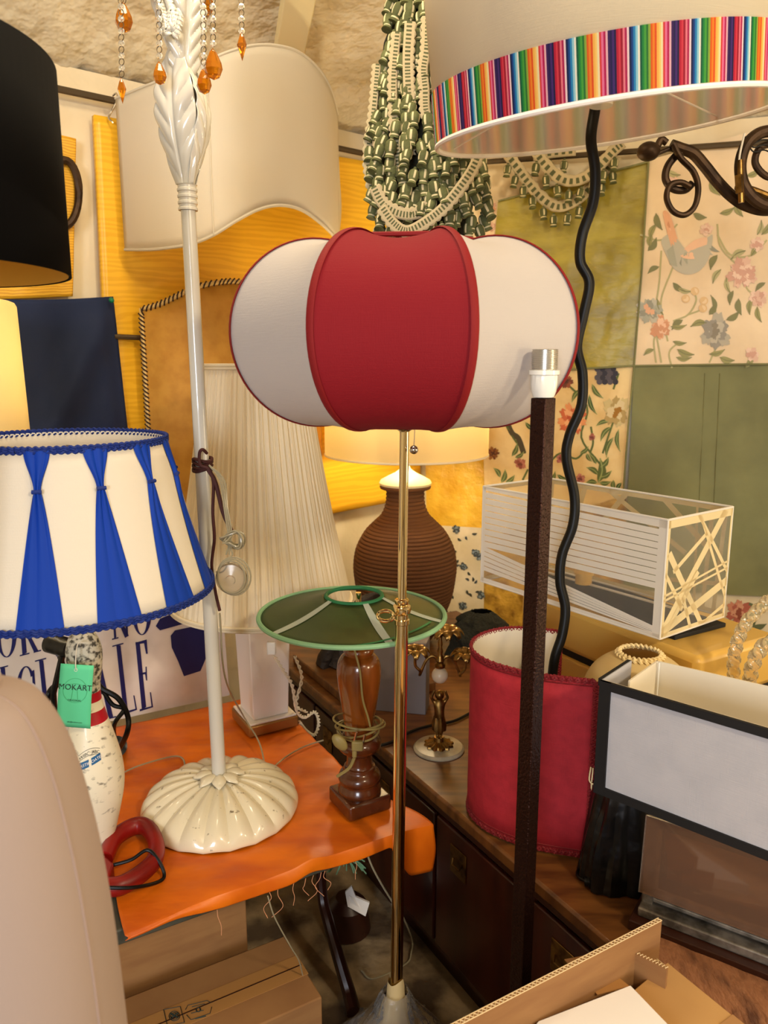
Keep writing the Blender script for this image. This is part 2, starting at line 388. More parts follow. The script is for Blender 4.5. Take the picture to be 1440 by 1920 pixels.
struct('wall_side_left', wallquad((LX, ly, 0), (LX, BY, 0), 2.85, 4, 0), 'plaster')
struct('wall_side_right', wallquad((RX, BY, 0), (RX, ry, 0), 2.85, 4, 0), 'plaster')
struct('wall_back', wallquad((LX, BY, 0), (RX, BY, 0), 2.85, 4, 0), 'plaster')
fl = MB(); fl.grid(lambda u, v: Vector((lerp(-3.2, 3.2, u), lerp(-4.5, 3.6, v), .003*nz(u*30, v*30))), 60, 60); struct('floor', fl, 'floor')
def ceil_z(x, y):
    dl = .629*x-.777*y-CL; dr = -.319*x-.948*y-CR
    d = max(0, (dl*dr)/(max(dl, 0)+max(dr, 0)+.02)) if dl > 0 and dr > 0 else 0
    return WZ-.012+.52*(1-math.exp(-d/.5))+.010*nz(x*3, y*3, 2)
ce = MB(); ce.grid(lambda u, v: (lambda x, y: Vector((x, y, ceil_z(x, y))))(lerp(-3.1, 3.1, u), lerp(-4.4, 3.5, v)), 90, 90, flip=True)
struct('ceiling', ce, 'plaster_ceil')
# window in the wall behind the viewer
wf = MB()
for (x, z, sx, sz) in ((-.9, 2.4, 1.5, .06), (-.9, .95, 1.5, .06), (-1.62, 1.68, .06, 1.5), (-.18, 1.68, .06, 1.5), (-.9, 1.68, .04, 1.4)):
    wf.box((x, BY+.03, z), (sx, .06, sz))
struct('window_1', wf, 'beam')
# ceiling beam (diagonal pale board) : lower end behind the white scalloped shade
p0 = PY(518, 118, 2.75); p1 = PY(640, -60, 1.75)
p0.z = ceil_z(p0.x, p0.y)-.05; p1 = Vector((p1.x, p1.y, ceil_z(p1.x, p1.y)-.02))
d = (p1-p0).normalized(); sx = d.cross(Vector((0, 0, 1))).normalized()
struct('trim_1', MB().box((p0+p1)/2, ((p1-p0).length, .085, .05), (d, sx, sx.cross(d))), 'beam', bevel=.004)
# rails along the walls
def LWP(s, z, off): return CORNER+DLW*s+Vector((NL[0], NL[1], 0))*off+Vector((0, 0, z))
def RWP(s, z, off): return CORNER+DRW*s+Vector((NR[0], NR[1], 0))*off+Vector((0, 0, z))
tag(MB().tube([LWP(.05, 2.19, .05), LWP(2.9, 2.19, .05)], .010, 8).build('hanging_rail', 'rod'), 'dark metal rail running under the ceiling of the left wall', 'rail')
tag(MB().tube([RWP(.08, 2.19, .05), RWP(2.8, 2.16, .05)], .010, 8).build('hanging_rail', 'rod'), 'dark metal rail above the patchwork cloth on the right wall', 'rail')
# grey conduit on the left wall, passing between navy cloth and parchment shade
tag(MB().tube([LW(214, 631, .075), LW(280, 634, .075), LW(330, 636, .075)], .008, 8).build('wall_conduit', 'rod'), 'thin grey conduit crossing the yellow moire panel left of the parchment shade', 'pipe')
# iron ring behind black shade
rg = [LW(120+28*math.cos(a), 362+62*math.sin(a), .06) for a in [2*PI*k/28 for k in range(28)]]
tag(MB().tube(rg, .011, 8, closed=True).build('iron_ring', 'iron'), 'brown iron ring hanging in front of the small yellow panel', 'ring')
# ---------------------------------------------------------------- left wall textiles
def wallcloth(fn, TL, TR, BR, BL, off, amp, seed, nu=50, nv=50, us=1, vs_=1, mb=None, m=0, back=.01):
    mb = mb or MB()
    def g(u, v):
        x = lerp(lerp(TL[0], TR[0], u), lerp(BL[0], BR[0], u), v); y = lerp(lerp(TL[1], TR[1], u), lerp(BL[1], BR[1], u), v)
        return fn(x, y, off+wr(x, y, amp, seed))
    mb.grid(g, nu, nv, m, us=us, vs_=vs_, flip=True); return mb
def wr(x, y, amp, seed): return amp*(nz(x/120, y/120, seed)+.45*nz(x/34+3, y/60, seed+5)+.2*nz(x/15, y/18, seed+9))
tag(wallcloth(LW, (172, 218), (782, 322), (782, 930), (212, 1040), .035, .004, 1, us=2.2, vs_=3.2).build('yellow_panel', ['moire'], solid=.02, soff=1),
    'large yellow moire silk panel covering the left wall behind the shades', 'fabric panel', 'yellow moire panels on the left wall')
tag(wallcloth(LW, (20, 232), (140, 262), (134, 556), (-20, 562), .035, .003, 2, us=1, vs_=3).build('yellow_panel', ['moire2'], solid=.012, soff=1),
    'small yellow moire panel behind the black drum shade', 'fabric panel', 'yellow moire panels on the left wall')
# navy cloth pinned on the left
nb = MB()
def navy(u, v):
    x = lerp(lerp(-90, 212, u), lerp(-90, 262, u), v); y = lerp(lerp(556, 556, u)+6*math.sin(PI*u), 1010, v)
    fold = .030*math.exp(-((u-(.98-.75*v))/.10)**2)*min(1, v*5)+.018*sst(u, .9, 1)*(-1)
    return LW(x, y, .09+fold+wr(x, y, .004, 3))
nb.grid(navy, 60, 50, flip=True)
nv_ = thing('navy_cloth', 'navy blue cotton cloth pinned up above the blue and white lampshade', 'cloth', LW(60, 780, .09))
nb.build('cloth', 'navy', nv_, solid=.003); MB().ball(LW(209, 563, .105), .008).build('pin_head', 'pingreen', nv_)['label'] = 'green pin head'
# ---------------------------------------------------------------- right wall patchwork
class Print:
    def __init__(s, off, amp, seed): s.off = off; s.amp = amp; s.seed = seed; s.mb = MB(); s.mats = []; s.k = 0
    def mi(s, c):
        if c not in s.mats: s.mats.append(c)
        return s.mats.index(c)+1
    def P(s, x, y, h=0): return RW(x, y, s.off+wr(x, y, s.amp, s.seed)+h)
    def fan(s, pts, c, h, sm=0):
        if sm: pts = [(q.x, q.y) for q in cr([(a, b, 0) for a, b in pts], 4, True)]
        cx = sum(p[0] for p in pts)/len(pts); cy = sum(p[1] for p in pts)/len(pts)
        vs = [s.P(cx, cy, h)]+[s.P(x, y, h) for x, y in pts]; n = len(pts)
        s.mb.add(vs, [(0, 1+i, 1+(i+1) % n) for i in range(n)], s.mi(c))
    def leaf(s, x, y, ang, L, w, c, c2=None):
        s.k += 1; h = .0022+(s.k % 7)*.00012; ca, sa = math.cos(ang), math.sin(ang)
        up = []; dn = []
        for i in range(7):
            t = i/6; ww = w*math.sin(PI*t**.8)*.5; bx = L*t; by = .12*L*math.sin(PI*t)
            up.append((x+bx*ca-(by+ww)*sa, y+bx*sa+(by+ww)*ca)); dn.append((x+bx*ca-(by-ww)*sa, y+bx*sa+(by-ww)*ca))
        s.fan(up+dn[::-1][1:-1], c, h)
        if c2: s.stroke([(x, y), (x+L*.5*ca-.12*L*sa, y+L*.5*sa+.12*L*ca), (x+L*ca, y+L*sa)], w*.08, c2, h+.0006)
    def stroke(s, pts, w, c, h=.0018):
        Q = cr([(a, b, 0) for a, b in pts], 5); vs = []
        for i, q in enumerate(Q):
            t = (Q[min(i+1, len(Q)-1)]-Q[max(i-1, 0)]); t.normalize(); n = Vector((-t.y, t.x, 0))*w
            vs += [s.P(q.x+n.x, q.y+n.y, h), s.P(q.x-n.x, q.y-n.y, h)]
        s.mb.add(vs, [(2*i, 2*i+1, 2*i+3, 2*i+2) for i in range(len(Q)-1)], s.mi(c))
    def flower(s, x, y, r, cols, n=7, sq=1.0, rnd=None):
        R = rnd or random.Random(int(x*7+y)); s.k += 1
        for L, (f, c) in enumerate(zip((1.0, .74, .48, .26), cols)):
            nn = max(5, n-L); a0 = R.random()*6
            for k in range(nn):
                a = a0+2*PI*k/nn+R.uniform(-.15, .15); rr = r*f*R.uniform(.8, 1.12); pts = []
                for i in range(9):
                    t = i/8; b = a+(t-.5)*2.3*PI/nn; q = rr*(.55+.45*math.sin(PI*t)**.6)*(1+.10*math.sin(t*19+k))
                    pts.append((x+q*math.cos(b), y+q*sq*math.sin(b)))
                pts.append((x, y)); s.fan(pts, c if (k % 2 == 0 or L == 3) else cols[min(L+1, len(cols)-1)], .0030+L*.0006+k*.00004)
    def berry(s, x, y, r, c): s.fan([(x+r*math.cos(a), y+r*math.sin(a)) for a in [2*PI*k/12 for k in range(12)]], c, .0035)
pw = thing('patchwork_hanging', 'patchwork hanging of silk and floral cotton squares on the right wall', 'wall hanging', RWP(1.0, 1.2, .03))
def patch(name, q, m, off, amp, seed, draw=None, label=None, nu=46, nv=46, hem=True):
    pr = Print(off, amp, seed); wallcloth(RW, *q, off, amp, seed, nu, nv, mb=pr.mb)
    if draw: draw(pr)
    o = pr.mb.build(name, [m]+[FL(c) for c in pr.mats], pw)
    if label: o['label'] = label
    return o
# palettes
G1, G2, G3 = (150, 146, 96), (176, 168, 122), (128, 126, 86)
PK, PK2, PK3 = (218, 180, 158), (204, 158, 138), (228, 196, 174)
GB, GB2, GB3 = (166, 164, 146), (146, 144, 128), (184, 178, 160)
OR, OR2, OR3 = (220, 168, 132), (204, 146, 110), (230, 188, 156)
def d_pale(p):
    st = [[(1180+60, 470), (1236, 530), (1228, 600), (1240, 680)], [(1262, 500), (1240, 560), (1244, 600), (1252, 640)], [(1345, 420), (1350, 460), (1375, 490), (1400, 510)],
          [(1345, 440), (1370, 478), (1410, 478), (1438, 450)], [(1262, 602), (1290, 590), (1305, 565), (1302, 548)], [(1290, 590), (1315, 580), (1320, 566)], [(1330, 680), (1345, 650), (1368, 640)],
          [(1230, 680), (1226, 640), (1235, 620)], [(1260, 690), (1255, 660), (1275, 640)], [(1400, 500), (1400, 540), (1430, 560)], [(1200, 440), (1240, 450), (1270, 420)]]
    for q in st: p.stroke(q, 1.6, G2)
    p.fan([(1240, 450), (1262, 440), (1290, 470), (1320, 455), (1336, 440), (1330, 480), (1315, 505), (1290, 515), (1265, 505), (1250, 480)], GB3, .0025, 1)   # bird body
    p.fan([(1243, 398), (1256, 402), (1268, 440), (1276, 470), (1264, 474), (1252, 440)], OR, .0032, 1)
    p.fan([(1275, 478), (1300, 452), (1326, 446), (1318, 476), (1296, 486)], OR3, .0034, 1)
    for k in range(9): p.leaf(1262+k*8, 462+9*math.sin(k*.5), 1.9-.16*k, 24+6*math.sin(k), 8, (GB, GB3, GB2)[k % 3])
    for k in range(6): p.leaf(1250+k*3, 402+k*12, 1.25, 26, 6, (OR, OR2, OR3)[k % 3])
    p.fan([(1250, 470), (1262, 460), (1270, 500), (1256, 496)], GB, .0036)
    p.flower(1392, 512, 30, [PK, PK2, PK3, PK2], 8, 1.1); p.flower(1216, 582, 24, [GB3, GB, GB2, OR], 7, 1.1)
    p.flower(1342, 622, 30, [(176, 168, 150), (150, 144, 132), (186, 178, 160), (140, 132, 116)], 6, 1.15); p.flower(1240, 615, 20, [OR, OR2, OR3, OR2], 6, 1.2)
    p.flower(1422, 560, 18, [PK3, PK, PK2, PK], 7); p.flower(1420, 458, 13, [PK, PK3, PK2, PK2], 6); p.flower(1325, 430, 13, [PK3, PK, PK3, PK2], 6); p.flower(1410, 665, 14, [PK3, PK, PK2, PK2], 6)
    p.flower(1420, 372, 20, [PK3, OR3, PK, PK2], 7); p.flower(1262, 345, 16, [OR3, PK, PK2, PK2], 6)
    for x, y in ((1303, 546), (1286, 560), (1320, 564), (1318, 578)): p.berry(x, y, 8, (216, 182, 134)); p.berry(x, y, 5.5, (228, 200, 160))
    R = random.Random(3)
    for x, y, a in ((1222, 440, 1.7), (1230, 420, 1.9), (1215, 470, -1), (1236, 500, 2.6), (1262, 530, .6), (1270, 540, .2), (1232, 560, 1.2), (1258, 612, -.1), (1262, 640, .1), (1280, 600, 2.4),
                    (1345, 478, 2), (1352, 505, 2.1), (1362, 520, 1.3), (1375, 545, 1.8), (1385, 560, 1.4), (1408, 480, -1.2), (1420, 440, -1.3), (1428, 440, -1), (1398, 470, 2.6), (1410, 560, 1.7), (1420, 575, 1.3), (1435, 530, 2.4),
                    (1330, 590, -1.1), (1340, 585, -1.8), (1325, 605, 2.9), (1362, 600, -.6), (1330, 664, -.3), (1350, 670, .2), (1226, 655, 2.6), (1270, 655, .3), (1268, 670, 0), (1398, 690, -1.2),
                    (1230, 400, 1.2), (1300, 400, .3), (1350, 400, -.4), (1380, 380, 1.1), (1250, 320, .3), (1330, 340, .9), (1400, 330, -.5)):
        p.leaf(x, y, a, R.uniform(22, 34), R.uniform(9, 13), R.choice((G1, G2, G1, G3)), G3)
def d_warm(p):
    DG, DG2 = (62, 84, 40), (92, 104, 52)
    for q in ([(1040, 700), (1100, 760), (1090, 820), (1125, 870)], [(1020, 880), (1050, 850), (1080, 860), (1100, 840)], [(940, 780), (962, 820), (985, 850)], [(1108, 800), (1112, 830), (1106, 850)], [(980, 900), (990, 880)], [(1160, 700), (1150, 730)], [(1150, 790), (1140, 820), (1130, 850)]): p.stroke(q, 1.8, DG2)
    p.flower(1073, 786, 27, [(224, 150, 96), (202, 104, 62), (232, 172, 120), (180, 80, 46)], 9, 1.15)
    p.flower(1156, 772, 24, [(204, 184, 128), (176, 150, 92), (214, 196, 150), (160, 110, 30)], 6, 1.4)
    p.flower(925, 850, 13, [(150, 96, 40), (112, 60, 26), (140, 90, 40), (80, 40, 20)], 10)
    p.flower(1062, 716, 12, [(120, 60, 40), (150, 80, 50), (110, 60, 40), (80, 40, 30)], 6)
    p.flower(975, 870, 11, [(170, 100, 76), (190, 120, 96), (150, 80, 60), (120, 60, 40)], 6); p.flower(1052, 860, 10, [(170, 96, 90), (186, 120, 108), (150, 80, 70), (120, 60, 50)], 6)
    p.flower(1088, 898, 10, [(160, 96, 80), (186, 120, 100), (150, 80, 70), (120, 60, 50)], 6); p.flower(1110, 820, 7, [(160, 90, 70), (180, 110, 90), (150, 80, 70), (120, 60, 50)], 5)
    for i in range(16):
        p.berry(1120+(i % 4)*10+(i//4 % 2)*4, 692+(i//4)*8, 5.5, (52, 50, 62) if i % 2 else (84, 78, 86))
    p.stroke([(948, 786), (960, 812), (972, 822), (982, 850)], 5, (74, 66, 44))
    for x, y, a, L, w in ((940, 905, -1.3, 26, 10), (948, 905, -.7, 22, 9), (938, 895, -2.2, 22, 9), (1122, 905, -1.5, 46, 16), (1124, 895, -.5, 26, 10), (1122, 890, -2.6, 26, 10), (1126, 876, -.9, 24, 10), (1118, 870, -2.2, 24, 9), (1124, 905, -.1, 22, 9), (1120, 905, 3.1, 22, 9),
                          (1105, 740, 1.2, 40, 8), (1110, 720, .9, 34, 9), (1098, 770, 2.0, 30, 8), (1090, 730, 2.2, 30, 9), (1146, 800, 2.2, 34, 9), (1160, 805, 1.5, 42, 8), (1142, 790, 2.8, 26, 8), (1150, 820, 1.9, 40, 9), (960, 855, -1.2, 26, 9), (966, 858, -.6, 20, 8), (985, 792, .6, 24, 8), (990, 780, -.4, 20, 8), (1088, 850, -.7, 20, 8), (1100, 850, 1, 18, 7),
                          (1030, 740, 1.2, 24, 8), (1045, 890, .4, 24, 8), (1030, 905, -1.1, 24, 8), (1060, 900, -1.0, 20, 7), (1150, 900, 1.4, 22, 9), (1165, 905, 2, 20, 8)):
        p.leaf(x, y, a, L, w, DG if (int(x) % 2) else DG2, (150, 160, 96))
def d_red(p):
    DG, DG2 = (58, 74, 50), (96, 104, 72)
    A, B = [(196, 130, 104), (170, 92, 76), (206, 150, 122), (140, 70, 50)], [(140, 112, 100), (112, 86, 80), (160, 132, 118), (90, 66, 60)]
    for q in ([(1300, 1270), (1290, 1230), (1300, 1200)], [(1340, 1290), (1350, 1240), (1390, 1200), (1420, 1160)], [(1380, 1130), (1400, 1170), (1410, 1220)], [(1330, 1150), (1345, 1180), (1340, 1210)]): p.stroke(q, 1.6, DG2)
    p.flower(1385, 1150, 24, A, 7, 1.1); p.flower(1330, 1243, 26, A, 8, .8); p.flower(1352, 1207, 19, B, 7); p.flower(1300, 1213, 12, A, 6); p.flower(1420, 1215, 14, B, 6); p.flower(1432, 1262, 20, A, 6)
    p.flower(1284, 1220, 8, A, 5); p.flower(1375, 1290, 16, A, 6)
    for x, y, a in ((1370, 1115, -2.4), (1384, 1112, -1.2), (1300, 1235, 1.4), (1290, 1205, -2.2), (1308, 1200, -1), (1400, 1180, -.9), (1412, 1175, -.2), (1396, 1200, 2.4), (1418, 1240, .6), (1350, 1260, .4), (1330, 1200, -2.6), (1278, 1240, 2.2), (1360, 1180, -.2), (1400, 1130, .4), (1320, 1180, .3), (1350, 1270, -.3), (1410, 1290, -1)):
        p.leaf(x, y, a, 26, 11, DG if int(x) % 4 else DG2, DG2)
def d_blue(p):
    R = random.Random(11); BL, BL2, DGc = (102, 108, 104), (66, 72, 74), (56, 58, 48)
    for i in range(64):
        x = R.uniform(838, 905); y = R.uniform(990, 1250)
        if i % 9 == 0: p.flower(x, y, 8, [BL, BL2, (130, 144, 150), BL2], 6)
        else: p.leaf(x, y, R.uniform(0, 6.3), R.uniform(7, 11), 4.6, DGc if i % 3 else BL2)
patch('yellow_silk_patch', ((795, 690), (917, 690), (908, 990), (800, 984)), 'yellow_silk', .026, .013, 4, label='crumpled yellow silk square')
patch('blue_sprig_patch', ((800, 984), (908, 990), (906, 1330), (800, 1330)), 'white_cloth', .026, .006, 5, d_blue, 'white cotton square with blue sprigs')
patch('gold_silk_patch', ((904, 1000), (1170, 918), (1240, 1300), (900, 1330)), 'gold_silk', .022, .010, 6, label='dark gold silk square')
patch('green_silk_patch', ((934, 376), (1216, 303), (1189, 686), (904, 704)), 'olive_silk', .036, .014, 7, label='olive green silk square')
patch('side_floral_patch', ((906, 378), (936, 376), (922, 704), (890, 704)), 'pale_cloth', .030, .003, 8, lambda p: (p.flower(917, 392, 15, [PK2, OR2, PK, OR2], 8), p.flower(922, 425, 9, [PK, PK2, PK3, PK2], 6), p.leaf(912, 412, 1.2, 20, 7, G1)), nu=6, label='narrow floral strip')
patch('floral_cotton_patch', ((904, 702), (1189, 685), (1168, 930), (910, 1010)), 'warm_cloth', .030, .007, 9, d_warm, 'cream floral square with orange blooms')
patch('pale_floral_patch', ((1216, 300), (1560, 205), (1560, 684), (1189, 686)), 'pale_cloth', .040, .012, 10, d_pale, 'pale floral square with a bird')
patch('sage_green_patch', ((1189, 685), (1560, 681), (1560, 1125), (1168, 1105)), 'sage', .037, .010, 12, label='plain sage green square')
patch('red_floral_patch', ((1165, 1104), (1560, 1122), (1560, 1400), (1165, 1400)), 'white_cloth', .030, .007, 13, d_red, 'white cotton square with red flowers')
hm = MB()
for q in ([(934, 377), (1075, 341), (1216, 303)], [(1216, 303), (1204, 500), (1189, 686)], [(904, 703), (1050, 694), (1189, 686), (1380, 683), (1560, 682)], [(1189, 686), (1178, 800), (1168, 930)]):
    hm.tube([RW(x, y, .045) for x, y in [(lerp(q[i][0], q[i+1][0], k/8), lerp(q[i][1], q[i+1][1], k/8)) for i in range(len(q)-1) for k in range(9)]], .0035, 6)
hm.build('seam_hem', 'sage', pw)
tk = MB()   # pleats of the sage square
for x in (1322, 1350): tk.tube([RW(x-(y-700)*.045, y, .037+wr(x, y, .006, 12)) for y in range(700, 1110, 20)], .004, 6, flat=.6)
tk.build('stitched_pleat', 'sage', pw)
# ================================================================ HANGING THINGS
def trim_path(pts, r, name, m, par, seg=6): return MB().tube(pts, r, seg).build(name, m, par)
# ---- white scalloped half-cylinder shade, hung from the rail
SC_ = [(217, 185, 468, 2.34), (262, 166, 468, 2.24), (304, 150, 464, 2.17), (345, 138, 457, 2.13), (388, 115, 440, 2.11), (432, 96, 414, 2.12), (478, 85, 392, 2.16), (520, 86, 385, 2.21), (560, 98, 394, 2.28), (596, 128, 418, 2.37), (620, 168, 440, 2.47), (633, 214, 456, 2.60)]
top = []; bot = []
for (px, yt, yb, Y) in SC_:
    p = PY(px, yt, Y); top.append(p); bot.append(Vector((p.x, p.y, zat(yb, Y))))
T = cr(top, 6); B_ = cr(bot, 6)
sw = thing('scalloped_shade', 'large white wall shade with wavy arched top and bottom, hanging from the left rail', 'lampshade', T[0].lerp(T[-1], .5))
n = len(T)-1
def shf(u, v):
    i = min(n, int(round(u*n))); return T[i].lerp(B_[i], v)
MB().grid(shf, n, 16, flip=True).build('shade_panel', 'shade_white', sw, solid=.003)
trim_path(T, .0045, 'top_binding', 'shade_white', sw); trim_path(B_, .0045, 'bottom_binding', 'shade_white', sw)
k = 24
MB().tube([shf(4/11+0*v, v)+Vector((0, -.004, 0)) for v in [j/10 for j in range(11)]], .002, 6).build('seam', 'shade_white', sw)
# back return at right
bk = MB(); e0, e1 = T[-1], B_[-1]
bk.grid(lambda u, v: e0.lerp(e1, v)+Vector((-.02, .16, 0))*u+Vector((.02*math.sin(PI*v)*u, 0, -.1*u*(1-v)))*1.0, 4, 8)
bk.build('return_panel', 'shade_white', sw, solid=.003)
hk = cr([LW(212, 188, .05)+Vector(d) for d in ((0, 0, .012), (.012, -.006, .016), (.016, -.01, 0), (.004, -.02, -.03), (-.006, -.03, -.055), (.008, -.04, -.07))], 6)
tag(MB().tube(hk, .0028, 6).build('rail_hook', 'chrome'), 'small S hook on the rail at the left edge of the scalloped white shade', 'hook')
# ---- parchment shade with whip-stitched edge
PC = [(265, 580, 1060, 2.36), (298, 571, 1062, 2.35), (330, 556, 1064, 2.35), (362, 541, 1066, 2.36), (400, 531, 1066, 2.38), (446, 528, 1066, 2.42), (500, 540, 1064, 2.47), (550, 572, 1062, 2.53), (600, 600, 1060, 2.60)]
top = []; bot = []
for (px, yt, yb, Y) in PC:
    p = PY(px, yt, Y); top.append(p); bot.append(Vector((p.x, p.y, zat(yb, Y))))
T = cr(top, 6); B_ = cr(bot, 6); n = len(T)-1
pc = thing('parchment_shade', 'tan parchment shade with dark whip-stitched edge on the left wall behind the pleated lamp', 'lampshade', T[0].lerp(B_[-1], .5))
MB().grid(shf, n, 16, flip=True).build('shade_panel', 'parch', pc, solid=.003)
edge = [T[0].lerp(B_[0], t) for t in [1-i/30 for i in range(30)]]+T
sm = MB().tube(edge, .007, 8); tot = 0; last = edge[0]; acc = []
fine = []
for a, b in zip(edge[:-1], edge[1:]):
    m_ = max(1, int((b-a).length/.004)); fine += [a.lerp(b, j/m_) for j in range(m_)]
for i in range(0, len(fine)-6, 3):
    p = fine[i]; t = (fine[i+5]-p).normalized(); nrm = Vector((0, -1, 0)); s = t.cross(nrm).normalized()
    sm.tube([p+s*.0085+nrm*.002, p+t*.007+nrm*.0085, p+t*.014-s*.0085+nrm*.002], .0026, 5, m=1)
sm.build('whip_stitched_edge', ['parch_trim', 'stitch'], pc, smooth=40)
# ---- black drum floor lamp, upper left, close
bs = thing('black_drum_lamp', 'black drum shade with gold lining at the upper left edge', 'lamp', (-.64, 1.0, 0))
cx, cy = -.64, 1.0
re = PY(127, 515, 1.0); Rb = re.x-cx-.013; z0 = zat(507, 1.0); z1 = z0+.255
MB().lathe([(Rb, z0), (Rb, z1)], (cx, cy, 0), 96, caps=False).build('shade', 'black_shade', bs, solid=.002)
MB().lathe([(Rb-.003, z0+.001), (Rb-.003, z1-.001)], (cx, cy, 0), 96, caps=False).build('gold_lining', 'gold_in', bs)['label'] = 'gold lining'
MB().lathe([(.14, 0), (.14, .015), (.02, .03), (.011, .04), (.011, z1-.05)], (cx, cy, 0), 32).build('stand', 'iron', bs)
MB().tube([(cx-Rb, cy, z1-.02), (cx+Rb-.004, cy, z1-.02)], .002, 6).build('spider', 'rod', bs)
# ---- cream lit lamp at left
cx, cy = -.985, 1.75; rt = PY(16, 565, 1.75).x-cx; zt = zat(562, 1.75); zb = zat(815, 1.75); rb = PY(43, 815, 1.75).x-cx
cl = thing('lit_drum_lamp', 'glowing cream drum shade cut by the left edge above the blue and white shade', 'lamp', (cx, cy, .48))
MB().lathe([(rb, zb), (rt, zt-.012), (rt-.004, zt-.004), (rt-.014, zt)], (cx, cy, 0), 64, caps=False).build('shade', 'lit_shade', cl, solid=.002)
MB().lathe([(.042, .476), (.042, .50), (.02, .52), (.014, .6), (.014, 1.33)], (cx, cy, 0), 24).build('stand', 'iron', cl)
MB().ball((cx, cy, 1.38), .03).build('bulb', 'bulb', cl)
light('POINT', 'lit_drum_lamp_light', (cx, cy, 1.38), 5, (1, .83, .55), .045)
# ---- large drum shade with striped band, upper right
c0 = Vector((.385, 1.45, 1.856)); ax = Matrix.Rotation(math.radians(-6.5), 3, 'Y') @ Matrix.Rotation(math.radians(7), 3, 'X')
sd = thing('striped_drum_pendant', 'large white drum shade with a rainbow striped band, hanging at upper right', 'lampshade', c0)
R0 = .293
def dl(prof, seg=128, us=22):
    mb = MB(); mb.lathe(prof, (0, 0, 0), seg, caps=False, us=us); mb.v = [c0+ax @ v for v in mb.v]; return mb
stripe = mat('rainbow_stripe_ribbon', (255, 255, 255), .7, weave=.2, trans=.5)
M['drum_lining'] = mat('translucent_drum_lining', (238, 230, 212), .6, trans=.62)
nt = stripe.node_tree; L_ = nt.links.new
uvn = N(nt, 'ShaderNodeUVMap'); sp = N(nt, 'ShaderNodeSeparateXYZ'); fr = N(nt, 'ShaderNodeMath', operation='FRACT'); rp = N(nt, 'ShaderNodeValToRGB')
L_(uvn.outputs[0], sp.inputs[0]); L_(sp.outputs[0], fr.inputs[0]); L_(fr.outputs[0], rp.inputs[0])
cols = [(232, 120, 170), (186, 24, 92), (240, 190, 205), (60, 26, 96), (34, 24, 88), (70, 40, 120), (28, 20, 74), (190, 26, 60), (216, 60, 80), (160, 20, 50), (236, 130, 150), (180, 30, 90), (250, 225, 235), (12, 30, 84), (18, 70, 150), (40, 140, 205), (150, 214, 236), (246, 246, 236), (14, 96, 70), (30, 140, 66), (74, 168, 66), (40, 120, 56), (140, 180, 70), (226, 96, 30), (240, 140, 40), (224, 84, 34), (244, 190, 90), (250, 214, 120), (240, 235, 190), (216, 60, 60)]
cr_ = rp.color_ramp; cr_.interpolation = 'CONSTANT'
for i, c in enumerate(cols):
    e = cr_.elements[0] if i == 0 else (cr_.elements[1] if i == 1 else cr_.elements.new(i/len(cols)))
    e.position = i/len(cols); e.color = lin(c)+(1,)
L_(rp.outputs[0], nt.nodes['Principled BSDF'].inputs['Base Color'])
L_(rp.outputs[0], [x for x in nt.nodes if x.type == 'BSDF_TRANSLUCENT'][0].inputs[0])
dl([(R0, .080), (R0, .50)]).build('shade', 'shade_cream', sd, solid=.0015)
dl([(R0+.0025, .004), (R0+.0025, .083)]).build('striped_band', stripe, sd)['label'] = 'rainbow striped ribbon band'
dl([(R0-.003, .001), (R0-.003, .498)]).build('lining', 'drum_lining', sd)
rim = [c0+ax @ Vector((R0*math.cos(a), R0*math.sin(a), 0)) for a in [2*PI*k/96 for k in range(96)]]
MB().tube(rim, .0045, 8, closed=True).build('rim', 'paper', sd)
sp_ = MB()
for k in range(3):
    a = .5+2*PI*k/3; sp_.tube([c0+ax @ Vector((R0*math.cos(a), R0*math.sin(a), .01)), c0+ax @ Vector((.03*math.cos(a), .03*math.sin(a), .09))], .0018, 6)
sp_.tube([c0+ax @ Vector((.03*math.cos(a), .03*math.sin(a), .09)) for a in [2*PI*k/20 for k in range(20)]], .002, 6, closed=True)
sp_.build('spider', 'paper', sd)
hc = c0+ax @ Vector((0, 0, .09)); hz = ceil_z(hc.x, hc.y)
MB().tube([hc, Vector((hc.x, hc.y, hz-.03))], .003, 6).build('suspension_cord', 'string', sd)
MB().lathe([(.045, hz-.035), (.045, hz-.002)], (hc.x, hc.y, 0), 24).build('ceiling_rose', 'paper', sd)
# ---- black wavy cable
wv = [(1122, 130), (1117, 195), (1108, 260), (1116, 320), (1112, 380), (1092, 440), (1088, 490), (1105, 530), (1094, 590), (1082, 650), (1092, 700), (1090, 760), (1068, 815), (1062, 860), (1077, 930), (1074, 985), (1054, 1040), (1050, 1090), (1060, 1140), (1054, 1190), (1040, 1235), (1034, 1290), (1030, 1360)]
cab = [PY(x, y, 1.60-.05*sst(y, 900, 1300)) for x, y in wv]
cab[0] = PY(1122, 130, 1.55)
e = cab[-1]; cab += [Vector((e.x, e.y, .60)), Vector((e.x+.02, e.y-.03, .5)), Vector((e.x+.07, e.y-.06, .49)), Vector((e.x+.12, e.y-.04, .49))]
wc = thing('wavy_cable', 'thick black wavy cable hanging from the striped drum shade down into the red shade', 'cable', cab[0])
MB().tube(cr(cab, 8), .0105, 12).build('cable', 'black_cord', wc)
MB().tube([cab[0], hc-Vector((0, 0, .01))], .0105, 12).build('upper_lead', 'black_cord', wc)
MB().tube([hc-Vector((0, 0, .06)), hc+Vector((0, 0, .02))], .02, 16).build('socket', 'porcelain', wc)
